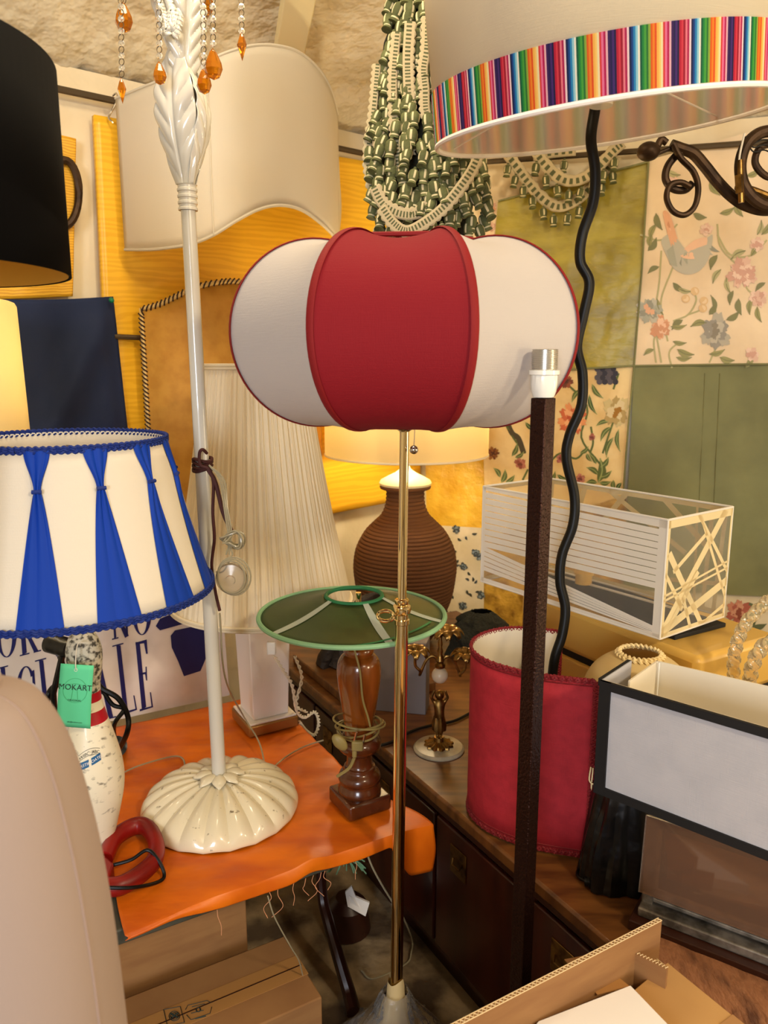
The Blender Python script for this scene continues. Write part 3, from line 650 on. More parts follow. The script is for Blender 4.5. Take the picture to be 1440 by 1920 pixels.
# ---- pumpkin-shaped red and white floor lamp
PX, PYY = .037, 1.37
bl = thing('brass_floor_lamp', 'brass floor lamp with a puffed red and white pumpkin shade, its base wrapped in plastic', 'floor lamp', (.026, 1.37, 0))
zt, zb = 1.650, 1.343; zc = (zt+zb)/2; Rz = (zt-zb)/2; Rm = .300; r0 = .152
AL = [math.radians(a) for a in (-73, -28, 17, 62, 107, 152, 197, 242)]
def prof(t):   # t 0 top .. 1 bottom
    th = math.radians(lerp(102, -102, t)); r = r0+(Rm-r0)*math.cos(th)*1.0; return (r, zc+Rz*math.sin(th)/math.sin(math.radians(90)))
def ribpt(al, t, e=0):
    r, z = prof(t); r += e; return Vector((PX+r*math.sin(al), PYY-r*math.cos(al), z))
for k in range(8):
    a, b = AL[k], AL[(k+1) % 8]
    if k == 7: b = math.radians(242+45)
    def pf(s, t, a=a, b=b):
        p = ribpt(a, t).lerp(ribpt(b, t), s); m = (a+b)/2; q = math.sin(PI*s)
        o = Vector((math.sin(m), -math.cos(m), 0)); o2 = -.004*q
        dz = -.016*q*(sst(1-t, .55, 1)) + .004*q*sst(t, .7, 1)
        return p+o*o2+Vector((0, 0, dz))
    pn = MB().grid(pf, 16, 36).build('fabric_panel', 'red' if k % 2 == 1 else 'pump_white', bl)
    pn['label'] = 'red cotton panel' if k % 2 == 1 else 'white cotton panel'
for k in range(8):
    o = MB().tube([ribpt(AL[k], t/40, .001) for t in range(41)], .0062, 8, flat=.25, n0=(math.sin(AL[k]), -math.cos(AL[k]), .01)).build('rib_binding', 'red_pipe', bl)
for t, nm in ((0, 'top_ring'), (1, 'bottom_ring')):
    MB().tube([ribpt(AL[k], t) for k in range(8)], .004, 6, closed=True).build(nm, 'red_pipe', bl)
spd = MB(); spd.tube([ribpt(AL[1], 1), (PX, PYY, zb+.005), ribpt(AL[5], 1)], .002, 6); spd.tube([ribpt(AL[3], 1), (PX, PYY, zb+.005), ribpt(AL[7], 1)], .002, 6); spd.build('spider', 'chrome', bl)
def polept(z): t = z/1.4; return Vector((lerp(.024, PX, t), 1.37, z))
zj = zat(1140, 1.37)
MB().tube([polept(zj), polept(1.42)], .0083, 20).build('upper_tube', 'brass', bl)
MB().tube([polept(.02), polept(zj)], .0125, 24).build('lower_tube', 'brass', bl)
p = polept(zat(797, 1.37)); MB().lathe([(.008, -.012), (.017, -.006), (.021, .004), (.023, .010), (.018, .014), (.012, .02), (.012, .06)], p, 24).build('socket_cup', 'chrome', bl)
p = polept(zj); cm = MB().lathe([(.012, -.032), (.0145, -.030), (.0145, -.022), (.012, -.020), (.0125, -.012), (.0165, -.008), (.0175, -.002), (.0165, .004), (.012, .007), (.0135, .010), (.0135, .016), (.009, .019)], p, 24)
cm.build('clamp_collar', 'brass', bl)
kn = MB(); kc = PY(723, 1155, 1.345); kn.tube([kc+Vector((.0145*math.cos(a), .004*math.sin(a), .0085*math.sin(a))) for a in [2*PI*k/24 for k in range(24)]], .0034, 8, closed=True)
kn.tube([kc+Vector((.014, 0, 0)), p+Vector((-.010, -.004, -.010))], .0035, 8); kn.build('clamp_key', 'brass', bl)
pc0 = PY(778, 798, 1.352); pc1 = PY(776, 838, 1.352)
ch = MB().tube([pc0, pc1], .0009, 5); ch.ball(pc1-Vector((0, 0, .005)), .0078, 16, 10); ch.build('pull_chain', 'chrome', bl)
bx, by = .024, 1.37
MB().lathe([(.125, .0), (.125, .012), (.118, .017), (.03, .024), (.02, .035)], (bx, by, 0), 48).build('base_disc', 'frost', bl)
MB().lathe([(.085, .018), (.075, .035), (.045, .055), (.026, .10), (.020, .155), (.018, .19), (.0155, .205)], (bx, by, 0), 24, caps=False, mod=lambda r, z, th: (r*(1+.10*nz(math.sin(th)*2, math.cos(th)*2, z*30)), z+.006*math.sin(th*2)*(z > .18))).build('paper_sleeve', 'masking', bl)
MB().lathe([(.135, .002), (.125, .03), (.10, .06), (.07, .10), (.045, .135), (.034, .165), (.026, .178)], (bx, by, 0), 72, caps=False,
           mod=lambda r, z, th: (r*(1+.16*nz(math.sin(th)*3.3, math.cos(th)*3.3, z*22)+.08*nz(math.sin(th)*9, math.cos(th)*9, z*60)), z)).build('plastic_wrap', 'wrap', bl, smooth=20)
# ---- black square stand with a bare socket
sx_, sy_ = .236, 1.15
st = thing('black_square_stand', 'dark hammered square metal stand with a bare white lamp socket on top', 'lamp stand', (sx_, sy_, 0))
aR = math.radians(42); axs = (Vector((math.cos(aR), math.sin(aR), 0)), Vector((-math.sin(aR), math.cos(aR), 0)), Vector((0, 0, 1)))
zt = zat(746, 1.15)
MB().box((sx_, sy_, (zt+.012)/2), (.0262, .0262, zt-.012), axs).build('square_tube', 'bronze', st, bevel=.0012)
MB().abox(.778-.10, .778+.10, .878-.10, .878+.10, 0, .012).build('base_plate', 'bronze', st, bevel=.002)
zz = zt
MB().lathe([(.008, 0), (.0155, .001), (.0185, .010), (.0195, .020), (.0195, .033), (.0228, .034), (.0228, .040), (.019, .041)], (sx_, sy_, zz), 32, mod=lambda r, z, th: (r+(.0012*max(0, math.sin(th*14)) if .012 < z < .034 else 0), z)).build('socket_cup', 'porcelain', st)
pr = []
for i in range(41):
    z = .040+.030*i/40; pr.append((.0192 if i % 4 < 2 else .0180, z))
MB().lathe(pr+[(.0165, .0705), (.0165, .050)], (sx_, sy_, zz), 32, caps=False).build('threaded_sleeve', 'thread_metal', st)
# ---- foreground beige shade, lower left
fs = thing('beige_bell_shade', 'plain beige dome shade lamp filling the lower left corner', 'lamp', (-.325, .56, 0))
cxf, cyf = -.325, .56
pf_ = [(.004, 1.203), (.022, 1.201), (.040, 1.195), (.053, 1.184), (.064, 1.163), (.073, 1.135), (.080, 1.10), (.086, 1.06), (.091, 1.01), (.0945, .959), (.097, .90), (.099, .84)]
base_r, base_z = pf_[-1]
qq = [(q.x, q.y) for q in cr([(r, z, 0) for r, z in pf_], 5)]
MB().lathe(qq, (cxf, cyf, 0), 72, caps=False).build('shade', 'fore', fs, solid=.002)
for aa in (0.42, 1.3, -.5):
    MB().tube([Vector((cxf+(r+.001)*math.sin(aa), cyf-(r+.001)*math.cos(aa), z)) for r, z in qq], .0012, 6).build('seam', 'fore_seam', fs)
MB().lathe([(.11, 0), (.11, .012), (.012, .03), (.010, base_z+.10)], (cxf, cyf, 0), 24).build('stand', 'iron', fs)
MB().lathe([(.026, pf_[0][1]-.004), (.026, pf_[0][1]+.004), (.006, pf_[0][1]+.008)], (cxf, cyf, 0), 24).build('top_cap', 'fore', fs)
# ================================================================ LEFT TABLE
TZ = .475
tb = thing('work_table', 'grey-green metal table under the orange cloth', 'table', AB(.2, 1.6, 0))
MB().abox(-.42, .770, 1.2545, 2.03, TZ-.03, TZ).build('tabletop', 'table', tb, bevel=.003)
for a, b in ((-.38, 1.26), (-.38, 1.98), (.74, 1.98)):
    MB().abox(a-.018, a+.018, b-.018, b+.018, 0, TZ-.03).build('leg', 'table', tb)
lg = [PY(598, 1600, 1.66), PY(603, 1665, 1.64), PY(616, 1730, 1.60), PY(636, 1800, 1.56), PY(654, 1860, 1.53), PZ(664, 1900, .012)]
lg[0].z = TZ-.03
MB().tube(cr(lg, 6), .021, 10, rf=lambda t: .016+.008*t, flat=.7).build('curved_leg', 'darkwood', tb)['label'] = 'curved dark leg'
# orange cloth
def smf(a):   # front hang of cloth
    return 1.247-.002*math.sin(a*17)-.014*sst(a, .36, .24)
oc = MB()
def cloth(u, v):
    vv = 1-v; b0 = lerp(2.035, smf(.5), min(1, vv/.88)); ar = .775+.066*sst(b0, 1.47, 1.25)
    a = lerp(.222-.010*math.sin(vv*9)-.02*vv, ar, u); bf = smf(a); b = lerp(2.035, bf, min(1, vv/.88))
    z = TZ+.004+.0035*abs(nz(a*9, b*16, 2))+.004*abs(nz(a*3+5, b*9, 7))
    z += .009*math.exp(-((a-.55-.1*(b-1.2))/.03)**2)*sst(b, 1.36, 1.23)-.10*max(0, a-.775)**1.0
    if vv > .88:
        e = (vv-.88)/.12; hg = .005+.019*sst(a, .24, .42)+.080*sst(a, .735, .79); b = bf-.006*math.sin(e*PI/2)*(1+.4*math.sin(a*40)); z -= hg*e**1.1
        a += .006*math.sin(e*5+b*30)*e
    return AB(a, b, z)
oc.grid(cloth, 110, 110)
ocl = thing('orange_cloth', 'bright orange satin cloth with frayed edge draped over the table', 'tablecloth', AB(.5, 1.6, TZ))
oc.build('cloth', 'orange', ocl, solid=.0015, soff=1)
R = random.Random(5)
for px in (404, 500, 520, 552, 572, 588, 600, 607, 660):
    aa = None; best = 9
    for k in range(60):
        a = .25+k*.0085; q = AB(a, smf(a), TZ)
        d = q.y*CS+(H-q.z)*SN; X = 720+F*q.x/d
        if abs(X-px) < best: best = abs(X-px); aa = a
    q = AB(aa, smf(aa)-.006, TZ-.018); Lh = R.uniform(.035, .06)
    MB().tube(cr([q, q+Vector((R.uniform(-.004, .004), -.004, -.012)), q+Vector((R.uniform(-.012, .012), -.004, -Lh*.6)), q+Vector((R.uniform(-.015, .008), -.004, -Lh))], 5), .0006, 5).build('loose_thread', 'thread', ocl)
# ---- sign board
def SG(px, py, off=0.0): return PL(px, py, (-.5, .866), 2.06-off)
sg = thing('sign_board', 'white sign board with navy serif lettering standing behind the bowling pin lamp', 'sign', SG(200, 1340))
tl, tr = SG(-40, 1150, 0), SG(412, 1010, 0); br = SG(430, 1297); bl_ = SG(-40, 1420)
c_ = [Vector((bl_.x, bl_.y, .49)), Vector((br.x, br.y, .49)), Vector((br.x-.01, br.y-.005, .80)), Vector((bl_.x, bl_.y, .80))]
MB().slab(c_, Vector((-.5, .866, 0))*.012).build('board', 'sign', sg, smooth=0)
def strokes(name, polys, arcs=()):
    mb = MB()
    for P in polys: mb.poly([SG(x, y, .0015) for x, y in P][::-1])
    for (cx, cy, rx, ry, w, a0, a1) in arcs:
        def g(u, v):
            a = math.radians(lerp(a0, a1, u)); ww = w*(.35+.65*abs(math.cos(a))); s = (v-.5)*ww
            return SG(cx+(rx+s)*math.cos(a)+(ry*0), cy+(ry+s*.6)*math.sin(a)+(cx-cx), .0015)
        mb.grid(g, 28, 1)
    return mb.build(name, 'sign_blue', sg, smooth=0)
def stem(x0, y0, x1, y1, w): return [(x0-w/2, y0), (x0+w/2, y0), (x1+w/2, y1-w*.3), (x1-w/2, y1+w*.3)]
def serif(x, y, w, h=2.4): return [(x-w/2, y+w*.13), (x+w/2, y-w*.13), (x+w/2, y-w*.13+h), (x-w/2, y+w*.13+h)]
strokes('letter_i', [stem(5, 1252, 13, 1360, 8), serif(5, 1250, 20)])
strokes('letter_c', [[(60, 1258), (64, 1256), (66, 1284), (61, 1280)], [(67, 1322), (70, 1320), (66, 1344), (62, 1346)]], [(49, 1300, 15, 50, 9, 40, 320)])
strokes('letter_i', [stem(77, 1238, 90, 1362, 8), serif(76, 1236, 21)])
strokes('letter_p', [stem(116, 1228, 128, 1352, 8), serif(115, 1226, 20), serif(128, 1352, 20)], [(124, 1256, 17, 32, 7, -90, 90)])
strokes('letter_a', [stem(178, 1212, 208, 1346, 8), stem(177, 1214, 160, 1356, 4), [(166, 1302), (198, 1296), (199, 1300), (166, 1306)], serif(208, 1345, 20)])
strokes('letter_l', [stem(222, 1210, 236, 1337, 8), serif(221, 1208, 21), [(232, 1335), (254, 1329), (250, 1304), (252, 1304), (257, 1331), (232, 1340)]])
strokes('letter_e', [stem(258, 1204, 270, 1328, 8), [(254, 1205), (275, 1199), (277, 1226), (274, 1226), (270, 1206), (254, 1209)], [(263, 1262), (273, 1260), (273, 1250), (275, 1250), (276, 1276), (274, 1276), (272, 1264), (263, 1266)],
                       [(262, 1330), (284, 1324), (281, 1298), (283, 1298), (287, 1326), (262, 1334)]])
strokes('letter_o', [], [(12, 1190, 15, 42, 8, 0, 360)])
strokes('letter_r', [stem(40, 1150, 46, 1226, 8), serif(46, 1226, 18), stem(50, 1186, 68, 1222, 7), serif(70, 1220, 14)], [(50, 1166, 15, 22, 6, -90, 90)])
strokes('letter_n', [stem(212, 1140, 216, 1196, 4), stem(214, 1140, 238, 1194, 7), stem(236, 1140, 238, 1190, 4), serif(216, 1196, 12)])
strokes('letter_o', [], [(266, 1150, 14, 40, 8, 0, 360)])
strokes('navy_emblem', [[(292, 1174), (300, 1160), (330, 1148), (408, 1136), (415, 1150), (300, 1182)][::1], [(320, 1192), (328, 1182), (384, 1170), (389, 1190), (387, 1232), (376, 1258), (345, 1268), (334, 1240), (322, 1214)]])['label'] = 'navy faceted emblem'
# ---- plant-form lamp with domed base
gx, gy = -.362, 1.55
pl = thing('leaf_floor_lamp', 'cream enamel lamp with fluted dome base, tall stem and big acanthus leaves', 'lamp', (gx, gy, TZ+.008))
zb = TZ+.010
pr = [(.169, 0), (.170, .006), (.165, .018), (.150, .034), (.125, .050), (.095, .061), (.06, .068), (.030, .072), (.016, .074)]
pr = [(q.x, q.y+zb) for q in cr([(r, z, 0) for r, z in pr], 3)]
def dm(r, z, th):
    w = abs(math.sin(th*10)); k = sst(r, .02, .07)*(1-sst(r, .160, .170)*.6); return (r*(1+.012*k*w), z+.0075*k*w-.0035*k)
MB().lathe(pr, (gx, gy, 0), 240, mod=dm, caps=False).build('domed_base', 'enamel', pl)
rs = MB()
for k in range(8):
    a = 2*PI*k/8+.2; d = Vector((math.sin(a), -math.cos(a), 0)); t_ = Vector((d.y, -d.x, 0))
    def lf(u, v, d=d, t_=t_):
        w = .0135*math.sin(PI*min(1, .12+u*.88))**.7*(1+.25*abs(math.sin(u*7))); 
        return Vector((gx, gy, zb+.079+.006*math.sin(PI*u)-.008*u+.004*(1-abs(v*2-1))))+d*(.014+.042*u)+t_*((v-.5)*2*w)
    rs.grid(lf, 10, 4)
rs.build('leaf_rosette', 'enamel', pl, solid=.002)
def pp(z): t = (z-.5)/1.3; return Vector((lerp(gx, gx-.012, t), gy, z))
zc1 = zat(395, gy); zc2 = zat(347, gy)
MB().tube([pp(z) for z in (zb+.06, .8, 1.1, 1.4, zc1)], .0148, 20, rf=lambda t: .0152-.0012*t).build('stem', 'enamel_clean', pl)
cpr = []
for i in range(25):
    t = i/24; cpr.append((.0165+.0018*(1 if i % 6 in (0, 1, 2) else 0)+.001*t, lerp(zc1, zc2, t)))
pc_ = pp((zc1+zc2)/2); MB().lathe(cpr, (pc_.x, pc_.y, 0), 24).build('collar', 'enamel_clean', pl)
MB().tube([pp(zc2-.01), pp(2.12)], .008, 12).build('upper_stem', 'enamel_clean', pl)
base = pp(zc2)
def leafy(name, phi, h, bulge, Wd, tip, tw=0, z0=0.0, veins=6, cup=.30, r0=.013, ser=0.0, ph=.10):
    d = Vector((math.sin(phi), -math.cos(phi), 0)); t_ = Vector((math.cos(phi), math.sin(phi), 0))
    def g(u, v):
        s = v; x = (u-.5)*2; out = r0+bulge*math.sin(PI*min(1, s*.95))**1.2+tip*s*s
        q = (s*veins-abs(x)*1.0); lobe = abs(math.sin(q*PI))
        w = Wd*(math.sin(PI*(ph+s*(1-ph)))**.85)*(1+(.07+ser)*(lobe-.5)*abs(x)**3)+.004*(1-s)
        rib = .0060*(lobe**.7-.4)*sst(abs(x), .08, .45)*math.sin(PI*min(1, s*.9+.05))
        mid = -.005*math.exp(-(x/.09)**2)*math.sin(PI*min(1, s*.9+.06))
        return base+Vector((0, 0, z0+h*s+.028*abs(x)**1.3*math.sin(PI*s)*(1-s)))+d*(out-cup*w*x*x+rib+mid)+t_*(w*x+tw*s)
    MB().grid(g, 36, 90).build(name, 'enamel_clean', pl, solid=.0014)
leafy('acanthus_leaf', -.30, .258, .026, .040, -.010, -.006)
leafy('acanthus_leaf', 1.45, .235, .038, .030, -.020, 0)
leafy('acanthus_leaf', 2.8, .25, .028, .030, -.01, 0)
leafy('acanthus_leaf', 4.4, .20, .010, .022, -.006, 0)
leafy('serrated_leaf', .55, .30, .018, .034, .02, .012, z0=.16, veins=11, ser=.25)
leafy('serrated_leaf', -1.2, .26, .03, .024, .03, 0, z0=.20, veins=10, ser=.25)
# small serrated drooping leaves at the top, and arms with crystal strands
tw = pp(2.04)
def strand(px, ylist, ydrop, hdrop, Y=1.5, kind='pear', top=-45):
    topP = PY(px, top, Y)
    ar = MB().tube(cr([tw+Vector((0, 0, -.02)), tw.lerp(topP, .4)+Vector((0, 0, .07)), tw.lerp(topP, .85)+Vector((0, 0, .05)), topP], 6), .004, 8)
    ar.build('arm', 'enamel_clean', pl)
    s = MB(); y = top
    k = 0
    while y < ydrop-hdrop*.5-4:
        p = PY(px+(y-top)*.012, y, Y)
        if k % 2 == 0:
            s.tube([p+Vector((.0044*math.cos(a), .001*math.sin(a), .0056*math.sin(a))) for a in [2*PI*i/12 for i in range(12)]], .0008, 5, closed=True, m=0)
        else:
            s.ball(p, .0058, 8, 5, m=1, sc=(1, .5, 1))
        y += 11.5; k += 1
    o = s.build('crystal_strand', ['rod', 'crystal'], pl, smooth=0)
    hz_ = hdrop/2*Y*1.06/F; c = PY(px+(ydrop-top)*.012, ydrop, Y)
    if kind == 'pear': prf = [(0, -hz_), (hz_*.42, -hz_*.8), (hz_*.62, -hz_*.35), (hz_*.55, .05*hz_), (hz_*.25, .7*hz_), (0, hz_)]
    else: prf = [(0, -hz_), (hz_*.36, hz_*.12), (hz_*.2, hz_*.6), (0, hz_)]
    MB().lathe(prf, c, 8, caps=False).build('amber_drop', 'amber', o, smooth=0)
strand(226, 0, 170, 40, 1.46, 'spear'); strand(231, 0, 32, 46, 1.52); strand(297, 0, 137, 36, 1.48); strand(380, 0, 152, 40, 1.46)
strand(398, 0, 120, 48, 1.44); strand(452, 0, 87, 44, 1.5, 'spear'); strand(386, 0, 4, 40, 1.56)
sv = MB()
for (pts, Y) in (([(330, 20), (322, 60), (316, 30), (300, -10), (270, -30)], 1.50), ([(372, 60), (385, 20), (392, -30)], 1.58)):
    P = cr([PY(x, y, Y) for x, y in pts], 6)
    for i in range(0, len(P)-1):
        t = (P[i+1]-P[i]).normalized()
        for sgn in (-1, 1):
            nrm = t.cross(Vector((0, 1, 0)))*sgn; c = P[i]; L = .016
            def g(u, v, c=c, t=t, nrm=nrm): return c+(t*.5+nrm)*L*v+t*(u-.5)*.012*math.sin(PI*min(1, .2+v*.8))+Vector((0, -.006*math.sin(PI*v), 0))
            sv.grid(g, 3, 5)
sv.build('serrated_leaves', 'enamel_clean', pl, solid=.001)
# cord tied on the stem
q = [PY(388, 850, gy-.02), PY(380, 843, gy-.03), PY(374, 850, gy-.03), PY(376, 872, gy-.03), PY(392, 880, gy-.03), PY(400, 905, gy-.03), PY(399, 960, gy-.03), PY(402, 1010, gy-.03), PY(397, 1060, gy-.03), PY(404, 1110, gy-.03), PY(412, 1145, gy-.03)]
MB().tube(cr(q, 8), .0033, 8).build('maroon_cord', 'brown_cord', pl)
kn = MB()
for i in range(4): 
    c = PY(380, 862+i*6, gy); kn.tube([c+Vector((.0185*math.cos(a), .0185*math.sin(a), .003*math.sin(a*2+i))) for a in [2*PI*j/20 for j in range(20)]], .0036, 6, closed=True)
kn.tube(cr([PY(390, 880, 1.52), PY(404, 905, 1.52), PY(418, 960, 1.52), PY(434, 995, 1.52)], 6), .0045, 6)
kn.build('cord_knot', 'brown_cord', pl)
cl_ = MB(); R = random.Random(4)
for s in range(3):
    cl_.tube(cr([PY(392, 872, 1.52), PY(412+s*4, 900, 1.51), PY(420+s*3, 950, 1.50), PY(428+s*3, 1000, 1.5), PY(436-s*6, 1040, 1.5)], 6), .0018, 6)
c0_ = PY(436, 1012, 1.50)
for s in range(7):
    rr = R.uniform(.012, .026); tl_ = R.uniform(-.9, .9)
    cl_.tube([c0_+Vector((rr*math.cos(a), .012*math.sin(a+s), rr*.7*math.sin(a)+.006*math.sin(a*2+tl_))) for a in [2*PI*j/20 for j in range(20)]], .0018, 6, closed=True)
for s in range(3):
    cl_.tube([PY(434+s*2, 1082, 1.47)+Vector(((.027+.003*s)*math.cos(a), .003*s, (.033+.003*s)*math.sin(a))) for a in [2*PI*j/28 for j in range(28)]], .0018, 6, closed=True)
cl_.tube(cr([PY(436, 1040, 1.49), PY(420, 1070, 1.48), PY(405, 1072, 1.48)], 5), .0018, 6)
cl_.build('clear_cable_coil', 'clear', pl)
sw_ = MB(); cc = PY(434, 1085, 1.48); axm = Matrix.Rotation(PI/2, 3, 'X')
sw_.lathe([(.030, -.006), (.032, 0), (.030, .007), (.010, .010), (.009, .014), (.0, .015)], (0, 0, 0), 32); sw_.v = [cc+axm @ v for v in sw_.v]
sw_.build('foot_switch', 'clear2', pl)
w2 = cr([PY(412, 1150, 1.55), PY(422, 1270, 1.6), PZ(455, 1340, TZ+.09), PZ(485, 1390, TZ+.045), PZ(498, 1440, TZ+.016)], 8)
MB().tube(w2, .0022, 6).build('base_cable', 'clear', pl)
MB().tube(cr([PZ(500, 1450, TZ+.014), PZ(535, 1420, TZ+.014), PZ(570, 1400, TZ+.014), PZ(606, 1388, TZ+.014)], 8), .0022, 6).build('base_cable', 'clear', pl)
MB().tube(cr([PZ(338, 1452, TZ+.016), PZ(346, 1430, TZ+.016), PZ(328, 1418, TZ+.014), PZ(260, 1436, TZ+.014), PZ(210, 1460, TZ+.014)], 8), .0022, 6).build('base_cable', 'clear', pl)
# ---- bowling pin lamp with blue and white shade
bx_, by_ = -.577, 1.40
bp = thing('bowling_pin_lamp', 'bowling pin lamp with a blue and white pleated shade', 'lamp', (bx_, by_, TZ+.02))
z0 = TZ+.022
pp_ = [(.0, 0), (.028, 0), (.030, .004), (.036, .03), (.046, .07), (.055, .11), (.0585, .145), (.056, .18), (.049, .215), (.040, .25), (.031, .285), (.026, .31), (.0255, .335), (.029, .36), (.033, .39), (.0325, .415), (.026, .437), (.014, .449), (0, .452)]
pq = [(max(0, q.x), q.y) for q in cr([(r, z, 0) for r, z in pp_], 4)]
def pm(i, j):
    z = pq[min(j, len(pq)-1)][1]; return 1 if (.262 < z < .288 or .305 < z < .325) else (2 if z > .325 else 0)
MB().lathe([(r, z+z0) for r, z in pq], (bx_, by_, 0), 48, caps=False, mf=pm).build('pin_body', ['bowling', 'pin_red', 'pin_grey'], bp)
rs_ = [(r, z+z0) for r, z in pq]
def pinr(z):
    for (ra, za), (rb_, zb_) in zip(rs_[:-1], rs_[1:]):
        if za <= z <= zb_ and zb_ > za: return lerp(ra, rb_, (z-za)/(zb_-za))
    return .05
def pinmap(ang0, zc_, k=1.0, arc=0.0, sh=0.0):
    def f(x, y):
        z = zc_+y+sh*x-arc*x*x; a = ang0+x/.055; r = pinr(z)+.0006
        return Vector((bx_+r*math.sin(a), by_-r*math.cos(a), z))
    return f
bd = MB(); f = pinmap(.30, z0+.206, sh=.35); 
for (xa, xb, ya, yb) in ((-.023, -.002, -.010, .004), (.003, .022, -.010, .004)):
    bd.grid(lambda u, v, xa=xa, xb=xb, ya=ya, yb=yb: f(lerp(xa, xb, u), lerp(ya, yb, v)), 8, 3)
bd.build('blue_print', 'print_blue', bp)
t1 = MB(); add_text(t1, 'PLASTIC', .0078, (lambda g: lambda x, y: g(x-.0125, y-.0055))(pinmap(.30, z0+.206, sh=.35)), spacing=.95); 
add_text(t1, 'COATED', .0078, (lambda g: lambda x, y: g(x+.0125, y-.0055))(pinmap(.30, z0+.206, sh=.35)), spacing=.95)
t1.v = [v+(v-Vector((bx_, by_, v.z))).normalized()*.0005 for v in t1.v]; t1.build('coating_text', 'paper', bp, smooth=0)
t2 = MB(); add_text(t2, 'WIBC  ABC', .0085, (lambda g: lambda x, y: g(x, y+.008))(pinmap(.30, z0+.210, arc=14, sh=.2)), spacing=1.0)
for e in (.006, .0175): t2.grid(lambda u, v, e=e: pinmap(.30, z0+.210, arc=14, sh=.2)(lerp(-.023, .023, u), e+v*.0008), 16, 1)
t2.build('league_text', 'ink', bp, smooth=0)
MB().tube([(bx_, by_, z0+.445), (bx_, by_, z0+.62)], .0065, 16).build('neck', 'chrome', bp)
zb_, zt_ = 1.030, 1.312; rbm, rtp = .253, .181; shx, shy = -.585, 1.40
def shr(z): return lerp(rbm, rtp, (z-zb_)/(zt_-zb_))+.004*math.sin(PI*(z-zb_)/(zt_-zb_))*-1
MB().lathe([(shr(z), z) for z in [lerp(zb_, zt_, i/10) for i in range(11)]], (shx, shy, 0), 120, caps=False).build('shade', 'blue_white', bp, solid=.002)
for k in range(13):
    th0 = math.radians(10+360/13*k)
    def sw(u, v, th0=th0):
        z = lerp(zt_, zb_, v); r = shr(z); vp = .225
        hw = lerp(.020, .0055, sst(v, 0, vp)) if v < vp else lerp(.0055, .037, ((v-vp)/(1-vp))**.85)
        x = (u-.5)*2; pl_ = .0030*abs(math.sin(x*PI*1.25+.6))*(1-.5*abs(v-vp)/(1-vp))+.004*math.exp(-((v-vp)/.12)**2)
        a = th0+x*hw/r; rr = r+.0025+pl_*(1-x**8)
        return Vector((shx+rr*math.sin(a), shy-rr*math.cos(a), z))
    o = MB().grid(sw, 36, 40).build('gathered_swag', 'blue', bp); o['label'] = 'royal blue gathered silk swag'
    zk = lerp(zt_, zb_, .225); rk = shr(zk)+.008
    MB().tube([Vector((shx+rk*math.sin(th0+x), shy-rk*math.cos(th0+x), zk)) for x in (-.036, 0, .036)], .0035, 8).build('tie', 'blue_trim', o)
def braid(z, r, hh, n):
    mb = MB()
    for dz, s in ((hh, 1), (-hh, -1), (0, 1)):
        mb.tube([Vector((shx+(r+.0012*math.sin(n*a*s))*math.sin(a), shy-(r+.0012*math.sin(n*a*s))*math.cos(a), z+dz+.0012*math.cos(n*a*s))) for a in [2*PI*k/720 for k in range(720)]], .0026, 5, closed=True)
    mb.lathe([(r-.001, z-hh), (r-.001, z+hh)], (shx, shy, 0), 96, caps=False); return mb
braid(zb_+.002, rbm+.003, .004, 140).build('bottom_braid', 'blue_trim', bp); braid(zt_, rtp+.002, .004, 110).build('top_braid', 'blue_trim', bp)
MB().tube([(shx-.18, shy, zt_-.01), (bx_, by_, zt_-.02), (shx+.18, shy, zt_-.01)], .002, 6).build('spider', 'chrome', bp)
MB().tube([(bx_, by_, z0+.6), (bx_, by_, zt_-.01)], .004, 8).build('harp', 'chrome', bp)
# tag hanging at the pin neck
tg = thing('hang_tag', 'mint green hang tag on a white string in front of the bowling pin', 'tag', PY(146, 1300, 1.34))
TG = lambda x, y: PY(146+x*31, 1304+y*62, 1.345-.004*y)
def tgc(x, y): # tag local: x -1..1, y -1..1 (down)
    p = PY(lerp(lerp(114, 176, (x+1)/2), lerp(107, 170, (x+1)/2), (y+1)/2), lerp(lerp(1244, 1248, (x+1)/2), lerp(1361, 1366, (x+1)/2), (y+1)/2), 1.345); p.y -= .004*math.sin((y+1)*1.5); return p
MB().grid(lambda u, v: tgc(u*2-1, v*2-1), 6, 12).build('card', 'mint', tg, solid=.0006)
tx = MB()
def tf(cx, cy, k): return lambda x, y: tgc(cx+x*k, cy-y*k*.53)+Vector((0, -.0012, 0))
add_text(tx, 'MOKART', .47, tf(.0, -.22, 1.0), spacing=1.05); add_text(tx, 'ORIGINAL', .17, tf(0, .14, 1.0), spacing=1.1); add_text(tx, 'info@mokart.com', .12, tf(.05, .84, 1.0))
tx.build('printed_text', 'ink', tg, smooth=0)
em = MB(); em.tube([tgc(.0+.72*math.cos(a), -.2+.38*math.sin(a))+Vector((0, -.0012, 0)) for a in [2*PI*k/40 for k in range(40)]], .0003, 4, closed=True)
em.tube([tgc(x, y)+Vector((0, -.0012, 0)) for x, y in ((-.2, .1), (-.12, -.28), (-.5, -.38), (0, -.42), (.5, -.38), (.12, -.28), (.2, .1))], .0003, 4)
em.build('faint_emblem', FL((70, 170, 120)), tg)
MB().tube(cr([tgc(-.05, -.84), tgc(-.05, -1.0)+Vector((0, -.004, .002)), PY(143, 1222, 1.35), PY(147, 1206, 1.36), PY(157, 1205, 1.365)], 6), .0011, 6).build('string', 'string', tg)
MB().tube([tgc(-.05+.09*math.cos(a), -.84+.05*math.sin(a))+Vector((0, -.001, 0)) for a in [2*PI*k/16 for k in range(16)]], .0004, 4, closed=True).build('eyelet', 'paper', tg)
